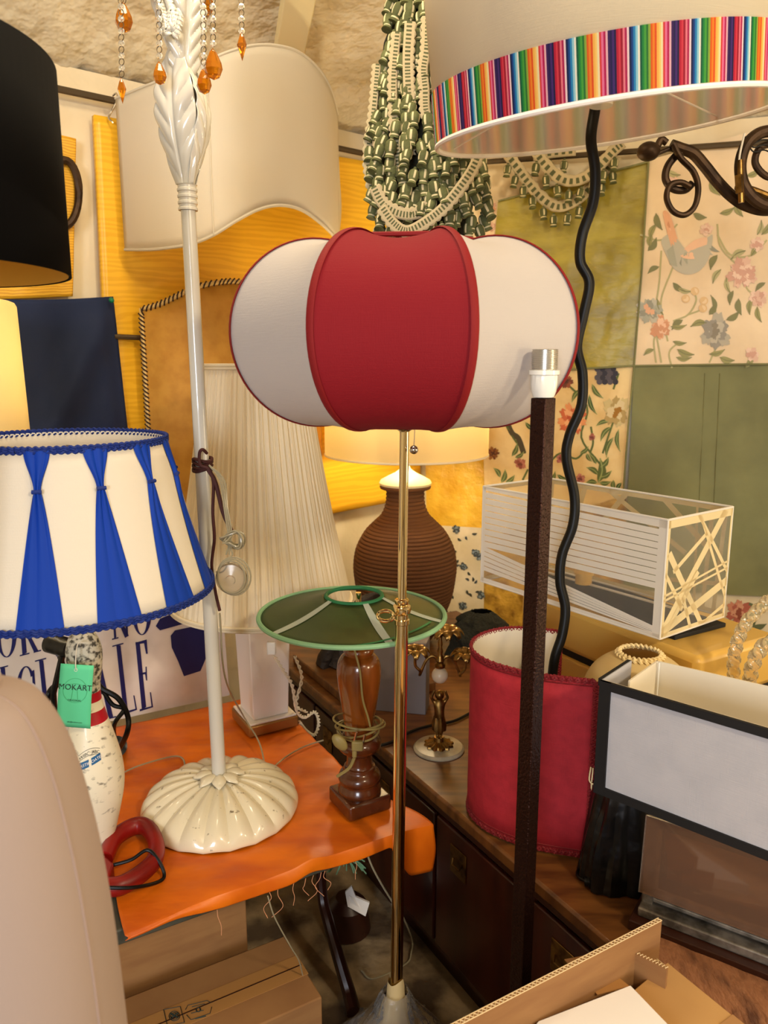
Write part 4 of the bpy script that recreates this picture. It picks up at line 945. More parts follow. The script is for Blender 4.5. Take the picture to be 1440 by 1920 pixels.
# dark clip spotlight and coiled cable behind the pin
ck = thing('black_spotlight', 'black clip spotlight with looping black cables behind the bowling pin', 'spotlight', PZ(190, 1420, TZ))
MB().tube([PY(92, 1205, 1.62), PY(132, 1216, 1.60)], .022, 20).build('head', 'bag', ck)
MB().tube([PY(120, 1215, 1.60), PY(100, 1300, 1.6), PZ(110, 1440, TZ+.01)], .007, 8).build('bracket', 'bag', ck)
MB().tube([PZ(218, 1400, TZ+.012), PZ(218, 1400, TZ+.045)], .026, 20).build('plug', 'bag', ck)
cb = MB(); YY = 1.62
cb.tube(cr([PY(160, 1200, YY), PY(186, 1214, YY), PY(182, 1270, YY), PY(190, 1290, YY), PY(222, 1310, YY), PY(240, 1345, YY), PY(236, 1380, YY), PZ(210, 1425, TZ+.016)], 8), .0062, 8)
cb.tube(cr([PY(184, 1280, YY), PY(210, 1320, YY), PY(232, 1330, YY), PY(214, 1360, YY), PZ(218, 1400, TZ+.02)], 8), .005, 8)
cb.tube(cr([PY(112, 1230, YY), PY(124, 1275, YY), PY(98, 1290, YY), PY(88, 1320, YY), PZ(80, 1420, TZ+.016)], 8), .006, 8)
cb.build('cable', 'black_cord', ck)
# red plastic D-handled tool under the pin
rd = thing('red_plastic_handle', 'red plastic D-shaped tool handle with a black cord at the front of the orange cloth', 'tool', PZ(250, 1620, TZ+.01))
lp = [(196, 1612), (216, 1572), (250, 1550), (276, 1552), (292, 1580), (290, 1612), (262, 1640), (228, 1660), (198, 1664)]
rh = MB().tube(cr([PZ(x, y, TZ+.030) for x, y in lp], 6), .016, 12, flat=1.15)
rh.build('handle_loop', 'redplastic', rd)
MB().slab([PZ(x, y, TZ+.010) for x, y in ((120, 1625), (196, 1632), (216, 1650), (206, 1678), (110, 1690))], Vector((0, 0, .036))).build('body', 'redplastic', rd, bevel=.004)
MB().tube(cr([PZ(212, 1622, TZ+.04), PZ(246, 1612, TZ+.045), PZ(276, 1594, TZ+.055), PZ(296, 1612, TZ+.04), PZ(308, 1640, TZ+.015), PZ(296, 1654, TZ+.015), PZ(250, 1664, TZ+.04), PZ(190, 1664, TZ+.05)], 8), .0034, 8).build('cord', 'black_cord', rd)
# ---- white box lamp with pleated shade
wx, wy = -.323, 1.967
wl = thing('pleated_shade_lamp', 'square white column lamp with a tall pleated white shade', 'lamp', (wx, wy, TZ))
wa, wb = wx*.866+wy*.5, -wx*.5+wy*.866
MB().abox(wa-.078, wa+.062, wb-.078, wb+.062, TZ+.010, TZ+.040).build('plinth', 'gilt', wl, bevel=.004)
MB().abox(wa-.074, wa+.058, wb-.074, wb+.058, TZ+.040, TZ+.046).build('plinth_top', 'whitebase', wl, bevel=.002)
z1_ = .87
def wq(s, z): return [AB(wa-s-.008, wb-s-.008, z), AB(wa+s-.008, wb-s-.008, z), AB(wa+s-.008, wb+s-.008, z), AB(wa-s-.008, wb+s-.008, z)]
MB().hexa(wq(.050, TZ+.046)+wq(.060, z1_)).build('column', 'whitebase', wl, bevel=.003)
sx0, sy0 = -.325, 1.97; z0_, z2_ = zat(1128, 1.97), zat(690, 1.97); rB, rT = .236, .126
R = random.Random(2); ph = [R.uniform(0, 6) for _ in range(6)]
def plm(r, z, th):
    t = (z-z0_)/(z2_-z0_); w = .5*math.sin(78*th+1.2*math.sin(5*th+ph[0]))+.3*math.sin(131*th+ph[1]+t*1.5)+.2*math.sin(41*th+ph[2])
    w = w if w < 0 else w*.6; return (r+(.0062 if .03 < t < .97 else .0012)*w, z)
MB().lathe([(lerp(rB, rT, t)-.006*math.sin(PI*t), lerp(z0_, z2_, t)) for t in (0, .02, .035, .1, .25, .4, .55, .7, .85, .965, .98, 1)], (sx0, sy0, 0), 900, caps=False, mod=plm).build('pleated_shade', 'pleat_white', wl)
for r, z, n_ in ((rB+.002, z0_, 'bottom_binding'), (rT+.002, z2_, 'top_binding')):
    m_ = MB()
    for dz in (0, .007): m_.tube([Vector((sx0+r*math.cos(a), sy0+r*math.sin(a), z+dz)) for a in [2*PI*k/96 for k in range(96)]], .0042, 6, closed=True)
    m_.build(n_, 'pleat_white', wl)
MB().tube([(sx0, sy0, z1_), (sx0, sy0, z2_-.02)], .006, 10).build('rod', 'chrome', wl)
MB().tube([(sx0-rT, sy0, z2_-.006), (sx0, sy0, z2_-.02), (sx0+rT, sy0, z2_-.006)], .002, 6).build('spider', 'chrome', wl)
tc_ = MB()
path = cr([PY(512, 1226, 1.84), PY(530, 1255, 1.85), PY(548, 1285, 1.87), PY(556, 1330, 1.9), PY(570, 1345, 1.92), PY(590, 1335, 1.94), PY(598, 1355, 1.95), PY(590, 1378, 1.95), PY(574, 1370, 1.95), PY(560, 1352, 1.95)], 14)
for s in (0, PI):
    tc_.tube([p+Vector((.003*math.cos(i*.9+s), 0, .003*math.sin(i*.9+s))) for i, p in enumerate(path)], .0024, 6)
path = cr([PY(553, 1230, 1.98), PY(566, 1270, 1.96), PY(556, 1320, 1.95), PY(575, 1335, 1.95)], 14)
for s in (0, PI): tc_.tube([p+Vector((.003*math.cos(i*.9+s), 0, .003*math.sin(i*.9+s))) for i, p in enumerate(path)], .0022, 6)
tc_.build('twisted_cable', 'shade_cream', wl)
pg = MB().box(PY(509, 1215, 1.835), (.022, .014, .034)); pg.build('plug', 'porcelain', wl, bevel=.003)
# ---- turned wood lamp with green shade
tx_, ty_ = -.054, 1.556
tw_ = thing('turned_wood_lamp', 'varnished turned wooden lamp under a flat green cone shade', 'lamp', (tx_, ty_, TZ))
ta, tb_ = tx_*.866+ty_*.5, -tx_*.5+ty_*.866
zb = TZ+.009
MB().abox(ta-.052, ta+.052, tb_-.052, tb_+.052, zb, zb+.036).build('square_foot', 'turned_dk', tw_, bevel=.006)
prb = [(.046, .034), (.048, .042), (.046, .050), (.043, .060), (.047, .068), (.044, .080), (.036, .088), (.034, .096), (.029, .100), (.0275, .120), (.030, .128), (.042, .136), (.048, .146), (.047, .158), (.040, .166), (.034, .170)]
MB().lathe([(q.x, q.y+zb) for q in cr([(r, z, 0) for r, z in prb], 3)], (tx_, ty_, 0), 48).build('turned_foot', 'turned_dk', tw_)
prv = [(.033, .168), (.031, .176), (.033, .200), (.038, .235), (.0435, .270), (.047, .300), (.0475, .322), (.044, .340), (.036, .352), (.031, .356), (.033, .362), (.031, .370), (.028, .376), (.0285, .392), (.022, .396)]
MB().lathe([(q.x, q.y+zb) for q in cr([(r, z, 0) for r, z in prv], 3)], (tx_, ty_, 0), 48).build('turned_body', 'turned', tw_)
MB().tube([(tx_, ty_, zb+.39), (tx_, ty_, .975)], .006, 12).build('stem', 'brass', tw_)
gz, gt = .924, .957; gr = .197; gxx, gyy = -.068, 1.566; grt = .060; tpx = gxx+.004
def gcone(u, v, e=0):
    a = 2*PI*u; c = Vector((gxx, gyy, gz)).lerp(Vector((tpx, gyy+.02, gt+.002)), v); r = lerp(gr, grt, v)+e
    sag = -.006*math.sin(PI*v); return c+Vector((r*math.sin(a), -r*math.cos(a), sag+e))
MB().grid(gcone, 96, 8, cu=True).build('green_shade', 'green', tw_, solid=.001)['label'] = 'dark green cone shade'
for v, r_, nm in ((0, .0052, 'bottom_binding'), (1, .0045, 'top_binding')):
    MB().tube([gcone(k/96, v) for k in range(96)], r_, 8, closed=True).build(nm, 'green_pale' if v == 0 else 'green_rib', tw_)
for aa in (-50, 24, 74):
    u0 = aa/360
    tp = MB(); tp.grid(lambda u, v: gcone(u0+(u-.5)*.012*(1+1.6*v), v, .0015), 3, 10); tp.build('seam_tape', 'tape', tw_)
rb_ = MB(); rb_.grid(lambda u, v: gcone(lerp(-.005, .19, u), lerp(.02, .19, math.sin(u*PI*.62)) - .035*v*(1 if u < 2 else 0)+.012, .0022), 40, 3); rb_.build('loose_ribbon', 'green_rib', tw_)['label'] = 'bright green loose ribbon'
# cable bundle
MB().tube(cr([PY(664, 1216, 1.50), PY(675, 1260, 1.50), PY(680, 1310, 1.50), PY(690, 1345, 1.51), PY(694, 1362, 1.515)], 8), .0022, 6).build('olive_cable', 'plug', tw_)
cb = MB(); R = random.Random(8)
for s in range(4):
    rr = .040+.004*s; zz_ = zb+.182+.006*s
    cb.tube([Vector((tx_+rr*math.cos(a)*1.08, ty_+rr*math.sin(a), zz_+.010*math.sin(a+s*1.3))) for a in [2*PI*k/32 for k in range(32)]], .0024, 6, closed=True)
cb.tube(cr([PY(665, 1420, 1.49), PY(655, 1440, 1.49), PY(632, 1456, 1.49)], 6), .0036, 6)
cb.build('coiled_cable', 'plug', tw_)
m_ = MB(); ax2 = Matrix.Rotation(.9, 3, 'Y'); m_.ball(PY(637, 1392, 1.485), .0205, 20, 12, sc=(1.05, .42, .62), ax=ax2); m_.build('inline_switch', 'plug', tw_)
m_ = MB(); c = PY(670, 1398, 1.485); m_.box(c, (.024, .012, .022)); m_.box(c+Vector((-.006, 0, -.018)), (.010, .008, .018)); m_.build('plug_body', 'plug', tw_, bevel=.003)
m_ = MB(); m_.tube([c+Vector((-.007, 0, .008)), c+Vector((-.001, -.004, .032))], .0022, 8); m_.tube([c+Vector((.012, 0, .006)), c+Vector((.016, -.002, .026))], .0022, 8); m_.build('plug_pins', 'plug_pin', tw_)
# ================================================================ SIDEBOARD AND WHAT STANDS ON IT
CZ = .48
sb = thing('sideboard', 'long low mahogany sideboard running along the right side', 'sideboard', AB(1.3, 1.4, 0))
MB().abox(.905, 1.72, .30, 2.40, CZ-.030, CZ).build('top', 'walnut', sb, bevel=.006)
MB().abox(.913, 1.70, .31, 2.38, CZ-.050, CZ-.030).build('top_moulding', 'darkwood', sb, bevel=.004)
MB().abox(.930, 1.69, .32, 2.37, .05, CZ-.05).build('body', 'mahog', sb)
MB().abox(.945, 1.68, .33, 2.36, 0, .05).build('plinth', 'darkwood', sb)
b = .35
while b < 2.3:
    dd = MB().abox(.918, .930, b, b+.325, .075, CZ-.065).build('door', 'mahog', sb, bevel=.004)
    hp = MB(); hb = b+.235; hz = .345
    hp.abox(.9155, .918, hb-.030, hb+.030, hz-.034, hz+.034)
    h = hp.build('recessed_handle', 'old_brass', dd, bevel=.001)
    MB().tube([AB(.914, hb-.016, hz+.006), AB(.910, hb-.014, hz-.008), AB(.910, hb+.014, hz-.008), AB(.914, hb+.016, hz+.006)], .0018, 6).build('ring_pull', 'old_brass', dd)
    b += .335
# wooden board with driftwood, grey box
tag(MB().abox(.935, 1.22, 1.80, 2.22, CZ, CZ+.030).build('wooden_board', 'walnut', bevel=.004), 'thick wooden board lying on the far end of the sideboard', 'board')
dw = MB(); dc = AB(1.03, 2.05, CZ+.03)
R = random.Random(6)
dw.tube(cr([dc, dc+Vector((.01, 0, .06)), dc+Vector((-.02, .01, .12)), dc+Vector((-.01, 0, .18)), dc+Vector((-.10, -.02, .24)), dc+Vector((-.14, -.02, .235))], 6), .03, 10, rf=lambda t: .045-.025*t)
dw.tube(cr([dc+Vector((0, 0, .08)), dc+Vector((.05, 0, .14)), dc+Vector((.06, .01, .20)), dc+Vector((.12, .02, .23))], 6), .02, 10, rf=lambda t: .030-.016*t)
dw.tube(cr([dc+Vector((-.06, 0, 0)), dc+Vector((-.04, 0, .05)), dc+Vector((.0, 0, .10)), dc+Vector((-.06, 0, .20)), dc+Vector((-.03, 0, .27))], 6), .02, 10, rf=lambda t: .028-.012*t)
dw.v = [v+Vector((nz(v.x*30, v.y*30, v.z*30), nz(v.x*30+9, v.y*30, v.z*30), nz(v.x*30, v.y*30+9, v.z*30)))*.010 for v in dw.v]
tag(dw.build('driftwood_sculpture', 'drift'), 'dark twisted driftwood piece behind the turned wooden lamp', 'driftwood')
g0 = PZ(700, 1332, CZ); g1 = PZ(798, 1341, CZ)
ex = (g1-g0); wdt = ex.length; ex.normalize(); ey = Vector((-ex.y, ex.x, 0))
tag(MB().box((g0+g1)/2+ey*.035+Vector((0, 0, .105)), (wdt, .07, .21), (ex, ey, Vector((0, 0, 1)))).build('grey_card_box', 'greybox', bevel=.002), 'flat grey box standing behind the brass pole on the sideboard', 'box')
# ---- rope vase lamp
vx, vy = .073, 2.60
rv = thing('rope_vase_lamp', 'big rope-wrapped vase lamp with glowing cream drum shade in the corner', 'lamp', (vx, vy, CZ))
Vp = [(.085, 0), (.10, .02), (.13, .08), (.162, .16), (.176, .24), (.178, .29), (.168, .345), (.140, .40), (.108, .435), (.082, .462), (.068, .495), (.064, .530), (.066, .560)]
Vq = cr([(r, z, 0) for r, z in Vp], 14); sc_ = (zat(912, vy)-CZ)/.56
pr = []; Lr = 0; prev = Vq[0]
for q in Vq:
    Lr += (q-prev).length; prev = q; pr.append((q.x, CZ+q.y*sc_, Lr))
dense = []
for (r1, z1, l1), (r2, z2, l2) in zip(pr[:-1], pr[1:]):
    for k in range(3):
        t = k/3; dense.append((lerp(r1, r2, t), lerp(z1, z2, t), lerp(l1, l2, t)))
coil = .0135
prf = [(r+.0042*abs(math.sin(PI*l/coil))**.7-.002, z) for r, z, l in dense]
prf = [p for p in prf]
MB().lathe(prf, (vx, vy, 0), 96, us=1, vs_=1).build('rope_body', 'rope', rv)
zz = zat(912, vy)
MB().tube([Vector((vx+.080*math.cos(a), vy+.080*math.sin(a), zz)) for a in [2*PI*k/64 for k in range(64)]], .008, 8, closed=True).build('rope_collar', 'rope', rv)
MB().lathe([(.088, .006), (.090, .013), (.085, .022), (.06, .036), (.036, .048), (.02, .06), (.012, .075)], (vx, vy, zz), 48).build('lid', 'cream_cap', rv)
MB().tube([(vx, vy, zz+.06), (vx, vy, zz+.20)], .007, 10).build('stem', 'brass', rv)
dz0 = zat(871, vy-.28); dr = .275
MB().lathe([(dr, dz0), (dr, dz0+.30)], (vx+.003, vy, 0), 96, caps=False).build('drum_shade', 'lit_shade', rv, solid=.002)
MB().tube([Vector((vx+.003+dr*math.cos(a), vy+dr*math.sin(a), dz0)) for a in [2*PI*k/96 for k in range(96)]], .004, 6, closed=True).build('shade_rim', 'shade_cream', rv)
MB().ball((vx, vy, zz+.24), .035).build('bulb', 'bulb', rv)
MB().tube([(vx-dr, vy, dz0+.28), (vx, vy, dz0+.27), (vx+dr, vy, dz0+.28)], .002, 6).build('spider', 'chrome', rv)
MB().tube([(vx, vy, zz+.19), (vx+.055, vy, zz+.24), (vx+.0, vy, dz0+.27)], .002, 6).build('harp', 'chrome', rv)
light('POINT', 'rope_vase_lamp_light', (vx, vy, zz+.24), 26, (1, .80, .48), .05)
# dark cloth bundle in the corner
dk = MB()
dk.grid(lambda u, v: (lambda a, r: AB(1.52, 1.98, 0)+Vector((r*math.cos(a)*1.1, r*math.sin(a)*.8, CZ+.15*(1-v)**.7)))(2*PI*u, .095*math.sin(PI*min(1, .05+v*.5))**.6*(1+.35*nz(math.cos(2*PI*u)*3, math.sin(2*PI*u)*3, v*4))), 40, 14, cu=True)
tag(dk.build('dark_cloth_bundle', 't_dark'), 'dark crumpled cloth bundle behind the candelabra, right of the rope vase', 'cloth')
# ---- cherub candelabra
kx, ky = .140, 1.815
kd = thing('cherub_candelabra', 'small gilt cherub candelabra with leafy cups on a round marble base', 'candelabra', (kx, ky, CZ))
MB().lathe([(.064, 0), (.065, .004), (.060, .009), (.03, .013)], (kx, ky, CZ), 48).build('marble_base', 'marble', kd)
MB().lathe([(.036, .011), (.034, .016), (.020, .019), (.013, .022), (.012, .032)], (kx, ky, CZ), 96, mod=lambda r, z, th: (r+.003*math.sin(th*12)*(r > .03), z+.002*abs(math.sin(th*12)))).build('leaf_mount', 'old_brass', kd)
def skin(name, pts, edges, par, m, root=0):
    me = bpy.data.meshes.new(name); org = Vector(par['_w']); me.from_pydata([Vector(p[0])-org for p in pts], edges, []); me.materials.append(M[m])
    o = bpy.data.objects.new(name, me); COL.objects.link(o); o.parent = par
    md = o.modifiers.new('skin', 'SKIN'); sl = me.skin_vertices[0] if me.skin_vertices else None
    if sl is None:
        bm = bmesh.new(); bm.from_mesh(me); bm.verts.layers.skin.verify(); bm.to_mesh(me); bm.free(); sl = me.skin_vertices[0]
    for i, p in enumerate(pts): sl.data[i].radius = (p[1], p[1]); sl.data[i].use_root = (i == root)
    o.modifiers.new('sub', 'SUBSURF').render_levels = 2; md.use_smooth_shade = True
    return o
K = lambda dx, dy, dz: Vector((kx+dx, ky+dy, CZ+.032+dz))
top_z = zat(1292, ky)-CZ-.032; s_ = top_z/.132
kp = [(K(0, 0, .062*s_), .012), (K(0, -.002, .080*s_), .0125), (K(0, 0, .096*s_), .012), (K(0, 0, .106*s_), .005), (K(.0, -.003, .120*s_), .0115),
      (K(-.006, 0, .045*s_), .0085), (K(-.005, .001, .024*s_), .0055), (K(-.004, 0, .003), .0045), (K(-.005, -.010, 0), .003),
      (K(.007, -.004, .045*s_), .0085), (K(.008, -.006, .026*s_), .0055), (K(.004, .002, .004), .0045), (K(.006, -.010, 0), .003),
      (K(-.014, 0, .099*s_), .0048), (K(-.021, -.002, .110*s_), .0038), (K(-.013, -.002, .130*s_), .003),
      (K(.014, 0, .099*s_), .0048), (K(.021, -.002, .110*s_), .0038), (K(.013, -.002, .130*s_), .003)]
skin('cherub_figure', kp, [(0, 1), (1, 2), (2, 3), (3, 4), (0, 5), (5, 6), (6, 7), (7, 8), (0, 9), (9, 10), (10, 11), (11, 12), (2, 13), (13, 14), (14, 15), (2, 16), (16, 17), (17, 18)], kd, 'old_brass')
sk = MB(); sk.lathe([(.016, .02), (.017, .035), (.013, .058)], K(0, 0, 0), 24, mod=lambda r, z, th: (r*(1+.12*math.sin(th*6)), z*s_), caps=False); sk.build('drape', 'old_brass', kd)
hr = MB()
for i in range(14):
    a = i*2.4; hr.ball(K(.0085*math.cos(a), .0085*math.sin(a), .120*s_+.0035*math.sin(i*1.7)), .0035, 8, 6)
hr.ball(K(0, -.002, .117*s_), .0118, 16, 10, sc=(1, 1, 1.15)); hr.build('curly_head', 'old_brass', kd)
bz = zat(1266, ky); MB().ball((kx, ky, bz), .0205, 28, 18).build('alabaster_ball', 'alab', kd)
MB().lathe([(.006, .017), (.013, .022), (.014, .028), (.009, .034), (.012, .040), (.009, .048), (.006, .056), (.008, .064), (.005, .074), (.0065, .084), (.004, .10)], (kx, ky, bz), 24).build('finial_stem', 'old_brass', kd)
def flowercup(c, r, par=kd, tilt=0):
    m_ = MB()
    for k in range(8):
        a = 2*PI*k/8
        def g(u, v, a=a):
            d = Vector((math.cos(a), math.sin(a), 0)); t = Vector((-d.y, d.x, 0)); w = r*.40*math.sin(PI*min(1, .15+v*.8))**.7
            return c+d*(r*(.15+1.05*v))+t*((u-.5)*2*w)+Vector((0, 0, r*(.75*math.sin(v*2.2)-.55*v*v-.12*(u*2-1)**2)))
        m_.grid(g, 6, 8)
    o = m_.build('flower_cup', 'old_brass', par, solid=.001); return o
for px, py, Y, mid in ((779, 1226, 1.80, -1), (872, 1232, 1.80, 1), (838, 1190, 1.85, 2)):
    c = PY(px, py, Y)
    if mid == 2: pts = [Vector((kx, ky, bz+.05)), Vector((kx+.004, ky+.02, bz+.10)), c]
    else: pts = [Vector((kx, ky, bz+.028)), Vector((kx+mid*.016, ky, bz+.050)), Vector((kx+mid*.034, ky, bz+.040)), Vector((kx+mid*.050, ky-.004, bz+.004)), Vector((c.x-mid*.012, c.y, c.z-.045)), Vector((c.x, c.y, c.z-.03)), c]
    MB().tube(cr(pts, 8), .0038, 8).build('scroll_arm', 'old_brass', kd)
    flowercup(c, .032 if mid != 2 else .036)
tag(MB().tube(cr([PZ(690, 1400, CZ+.006), PZ(730, 1393, CZ+.006), PZ(770, 1372, CZ+.006), PZ(800, 1362, CZ+.006), PZ(850, 1352, CZ+.006), PZ(885, 1335, CZ+.006)], 8), .004, 8).build('power_cord', 'black_cord'), 'thin black cord crossing the sideboard behind the cherub candelabra', 'cord')
# ---- red half-round shade
zb, zt = CZ+.004, CZ+.378
plan = [(.395, 1.640), (.335, 1.660), (.285, 1.664), (.235, 1.640), (.200, 1.600), (.185, 1.552), (.190, 1.505), (.212, 1.462), (.245, 1.430), (.285, 1.404), (.33, 1.386), (.402, 1.366)]
PLN = cr([(x, y, 0) for x, y in plan], 8); nP = len(PLN)-1
rsd = thing('red_half_shade', 'tall crimson half-round shade with braided edges on the sideboard behind the square stand', 'lampshade', (.29, 1.5, zb))
def rsf(u, v, e=0): 
    p = PLN[min(nP, int(round(u*nP)))]; q = PLN[min(nP, int(round(u*nP))+1)]; r_ = PLN[max(0, int(round(u*nP))-1)]
    t = (q-r_).normalized(); return p+Vector((t.y, -t.x, 0))*(-e)*-1+Vector((0, 0, lerp(zb, zt, v)))
MB().grid(lambda u, v: rsf(u, v), nP, 8, flip=False).build('shade_panel', 'redshade', rsd, solid=.0015)
MB().grid(lambda u, v: rsf(u, v, -.003), nP, 8).build('ivory_lining', 'lining', rsd)['label'] = 'ivory lining'
def braid3(pts, r, name, par, m='redtrim', amp=.0035, n=1.0):
    mb = MB(); fine = []
    for a, b_ in zip(pts[:-1], pts[1:]):
        k_ = max(1, int((b_-a).length/.0016)); fine += [a.lerp(b_, j/k_) for j in range(k_)]
    up = (pts[-1]-pts[0]); vert = abs(up.normalized().z) > .8
    for ph in (0, PI):
        q = []
        for i, p in enumerate(fine):
            t = (fine[min(i+1, len(fine)-1)]-fine[max(i-1, 0)]).normalized(); nn = Vector((t.y, -t.x, 0)) if not vert else Vector((0, -1, 0)); s = t.cross(nn)
            q.append(p+s*amp*math.sin(i*.75+ph)+nn*.0012*math.cos(i*1.5+ph))
        mb.tube(q, r, 5)
    return mb.build(name, m, par)
for z, nm in ((zt-.001, 'top_braid'), (zb+.006, 'bottom_braid')):
    P = [Vector((p.x, p.y, z)) for p in PLN]; braid3(P, .0032, nm, rsd)
    MB().tube([Vector((p.x, p.y, z-.009 if z > .6 else z+.010)) for p in PLN], .0022, 5).build(nm, 'redtrim', rsd)
for e in (PLN[0], PLN[-1]): braid3([Vector((e.x, e.y-.001, lerp(zb, zt, i/10))) for i in range(11)], .0035, 'edge_braid', rsd)
# ---- cream lacquered case stack
lc = thing('cream_case', 'cream lacquered case with black grooves under the strip-pattern box shade', 'case', AB(1.42, 1.25, CZ))
MB().abox(1.29, 1.56, .96, 1.50, CZ, .735).build('lower_section', 'lacq', lc, bevel=.008)
MB().abox(1.297, 1.553, .967, 1.493, .735, .752).build('black_groove', 'blackedge', lc)
MB().abox(1.285, 1.565, .955, 1.505, .752, .862).build('lid', 'lacq', lc, bevel=.014)
MB().abox(1.287, 1.288+.001, 1.0, 1.46, .60, .612).build('black_groove', 'blackedge', lc)
tag(MB().abox(1.33, 1.50, 1.05, 1.56, .862, .872).build('black_tray', 'blackedge', bevel=.002), 'thin black tray between the cream case and the box shade', 'tray')
# ---- strip-pattern box shade
zs0, zs1 = .893, 1.142
A0 = Vector((.252, 1.925, 0)); B0 = PY(1253, 975, 1.5); B0.z = 0; C0 = PY(1387, 950, 1.63); C0.z = 0
u1 = (A0-B0); len1 = u1.length; u1.normalize(); u2 = Vector((-u1.y, u1.x, 0)); u2 = u2 if u2.dot(C0-B0) > 0 else -u2; len2 = (C0-B0).dot(u2)
D0 = B0+u1*len1+u2*len2; C0 = B0+u2*len2; A0 = B0+u1*len1
sz = thing('strip_box_shade', 'clear rectangular box shade patterned with white paper strips', 'lampshade', (A0+C0)/2+Vector((0, 0, zs0)))
# left end rises a little as in the photograph: plane faces
faces = {'front': (A0, B0), 'right': (B0, C0), 'back': (C0, D0), 'left': (D0, A0)}
def fq(f, s, t, e=0):
    P, Q = faces[f]; n = (Q-P).normalized().cross(Vector((0, 0, 1))); return P.lerp(Q, s)+Vector((0, 0, lerp(zs0, zs1, t)))+n*e
for f in faces: MB().grid(lambda u, v, f=f: fq(f, u, v), 1, 1).build('acrylic_panel', 'frost', sz, smooth=0, solid=.0012)
def strip(mb, f, a, b_, w0, w1=None, e=.0014):
    w1 = w1 if w1 is not None else w0; P, Q = faces[f]; L = (Q-P).length; hh = zs1-zs0
    pa = Vector((a[0]*L, a[1]*hh)); pb = Vector((b_[0]*L, b_[1]*hh)); t = (pb-pa).normalized(); n = Vector((-t.y, t.x))
    mb.poly([fq(f, max(0, min(1, p.x/L)), max(0, min(1, p.y/hh)), e) for p in (pa-n*w0/2, pb-n*w1/2, pb+n*w1/2, pa+n*w0/2)])
fr = MB()   # front: s=0 left .. 1 right
def q4(mb, f, pts, e=.0014): mb.poly([fq(f, s, t, e) for s, t in pts])
q4(fr, 'front', [(0, 0), (.0, 1), (.02, 1), (.02, 0)]); q4(fr, 'front', [(.965, 0), (.965, 1), (1, 1), (1, 0)]); q4(fr, 'front', [(0, .965), (1, .93), (1, 1), (0, 1)]); q4(fr, 'front', [(0, 0), (0, .05), (1, .035), (1, 0)])
for k in range(9):      # fan of horizontal strips in the upper part
    l0 = .945-k*.064; l1 = .915-k*.056; q4(fr, 'front', [(.02, l0-.056), (.965, l1-.050), (.965, l1), (.02, l0)])
for k in range(6):      # diagonal strips running down to the right corner
    l0 = .36-k*.052+.02; 
    if k < 5: q4(fr, 'front', [(.02, l0-.045), (.965, .035+max(0, (4-k))*.012), (.965, .045+max(0, (4-k))*.013), (.02, l0)])
fr.build('paper_strips', 'paper_strip', sz, smooth=0)
rt = MB()
for a, b_, w in (((0, .96), (1, .96), .016), ((0, .02), (1, .02), .010), ((.02, 0), (.02, 1), .008), ((.98, 0), (.98, 1), .006), ((.0, .06), (.88, 1), .024), ((.45, 1), (1, .42), .012), ((.04, .72), (.62, 0), .016),
                 ((.12, .55), (.60, .82), .010), ((.48, .98), (.98, .20), .008), ((.0, .32), (1, .46), .005), ((.0, .36), (1, .52), .005), ((0, .05), (1, .34), .020), ((.05, .0), (.5, .5), .016), ((.62, .0), (1, .12), .010), ((.3, .3), (.45, 0), .010), ((0, .55), (.3, .2), .012)):
    strip(rt, 'right', a, b_, w)
rt.build('paper_strips', 'paper_strip_warm', sz, smooth=0)
bk = MB()
for a, b_, w in (((0, .97), (1, .97), .012), ((0, .02), (1, .02), .012), ((.10, .6), (.32, .97), .014), ((.2, .5), (.62, .97), .012), ((.30, .7), (.05, .97), .010), ((.70, .5), (.52, .97), .014), ((.84, .4), (.76, .97), .016), ((.8, .4), (.8, .97), .012), ((.05, 0), (.03, .97), .01), ((.10, 0), (.09, .97), .01), ((.14, 0), (.16, .97), .006), ((.0, .3), (.6, .1), .01), ((.97, 0), (.97, 1), .012)):
    strip(bk, 'back', a, b_, w)
bk.build('paper_strips', 'paper_strip_warm', sz, smooth=0)
lf_ = MB(); strip(lf_, 'left', (0, .97), (1, .97), .010); strip(lf_, 'left', (0, .02), (1, .02), .010); lf_.build('paper_strips', 'paper_strip_warm', sz, smooth=0)
fw = MB()
for z in (zs0, zs1):
    P = [Vector((p.x, p.y, z)) for p in (A0, B0, C0, D0)]
    for i in range(4): fw.tube([P[i], P[(i+1) % 4]], .0026, 6)
for p in (A0, B0, C0, D0): fw.tube([p+Vector((0, 0, zs0)), p+Vector((0, 0, zs1))], .0022, 6)
fw.tube([(A0+D0)/2+Vector((0, 0, zs0+.03)), (B0+C0)/2+Vector((0, 0, zs0+.03))], .003, 6)
fw.build('wire_frame', 'paper_strip', sz)
sk_ = (A0+D0)/2*.5+(B0+C0)/2*.5+Vector((-.02, .02, zs0+.03))
MB().lathe([(.020, 0), (.020, .022), (.024, .023), (.024, .028), (.018, .03), (.018, .060), (.015, .06), (.015, .03)], sk_, 32, caps=False).build('socket', 'lacq', sz)
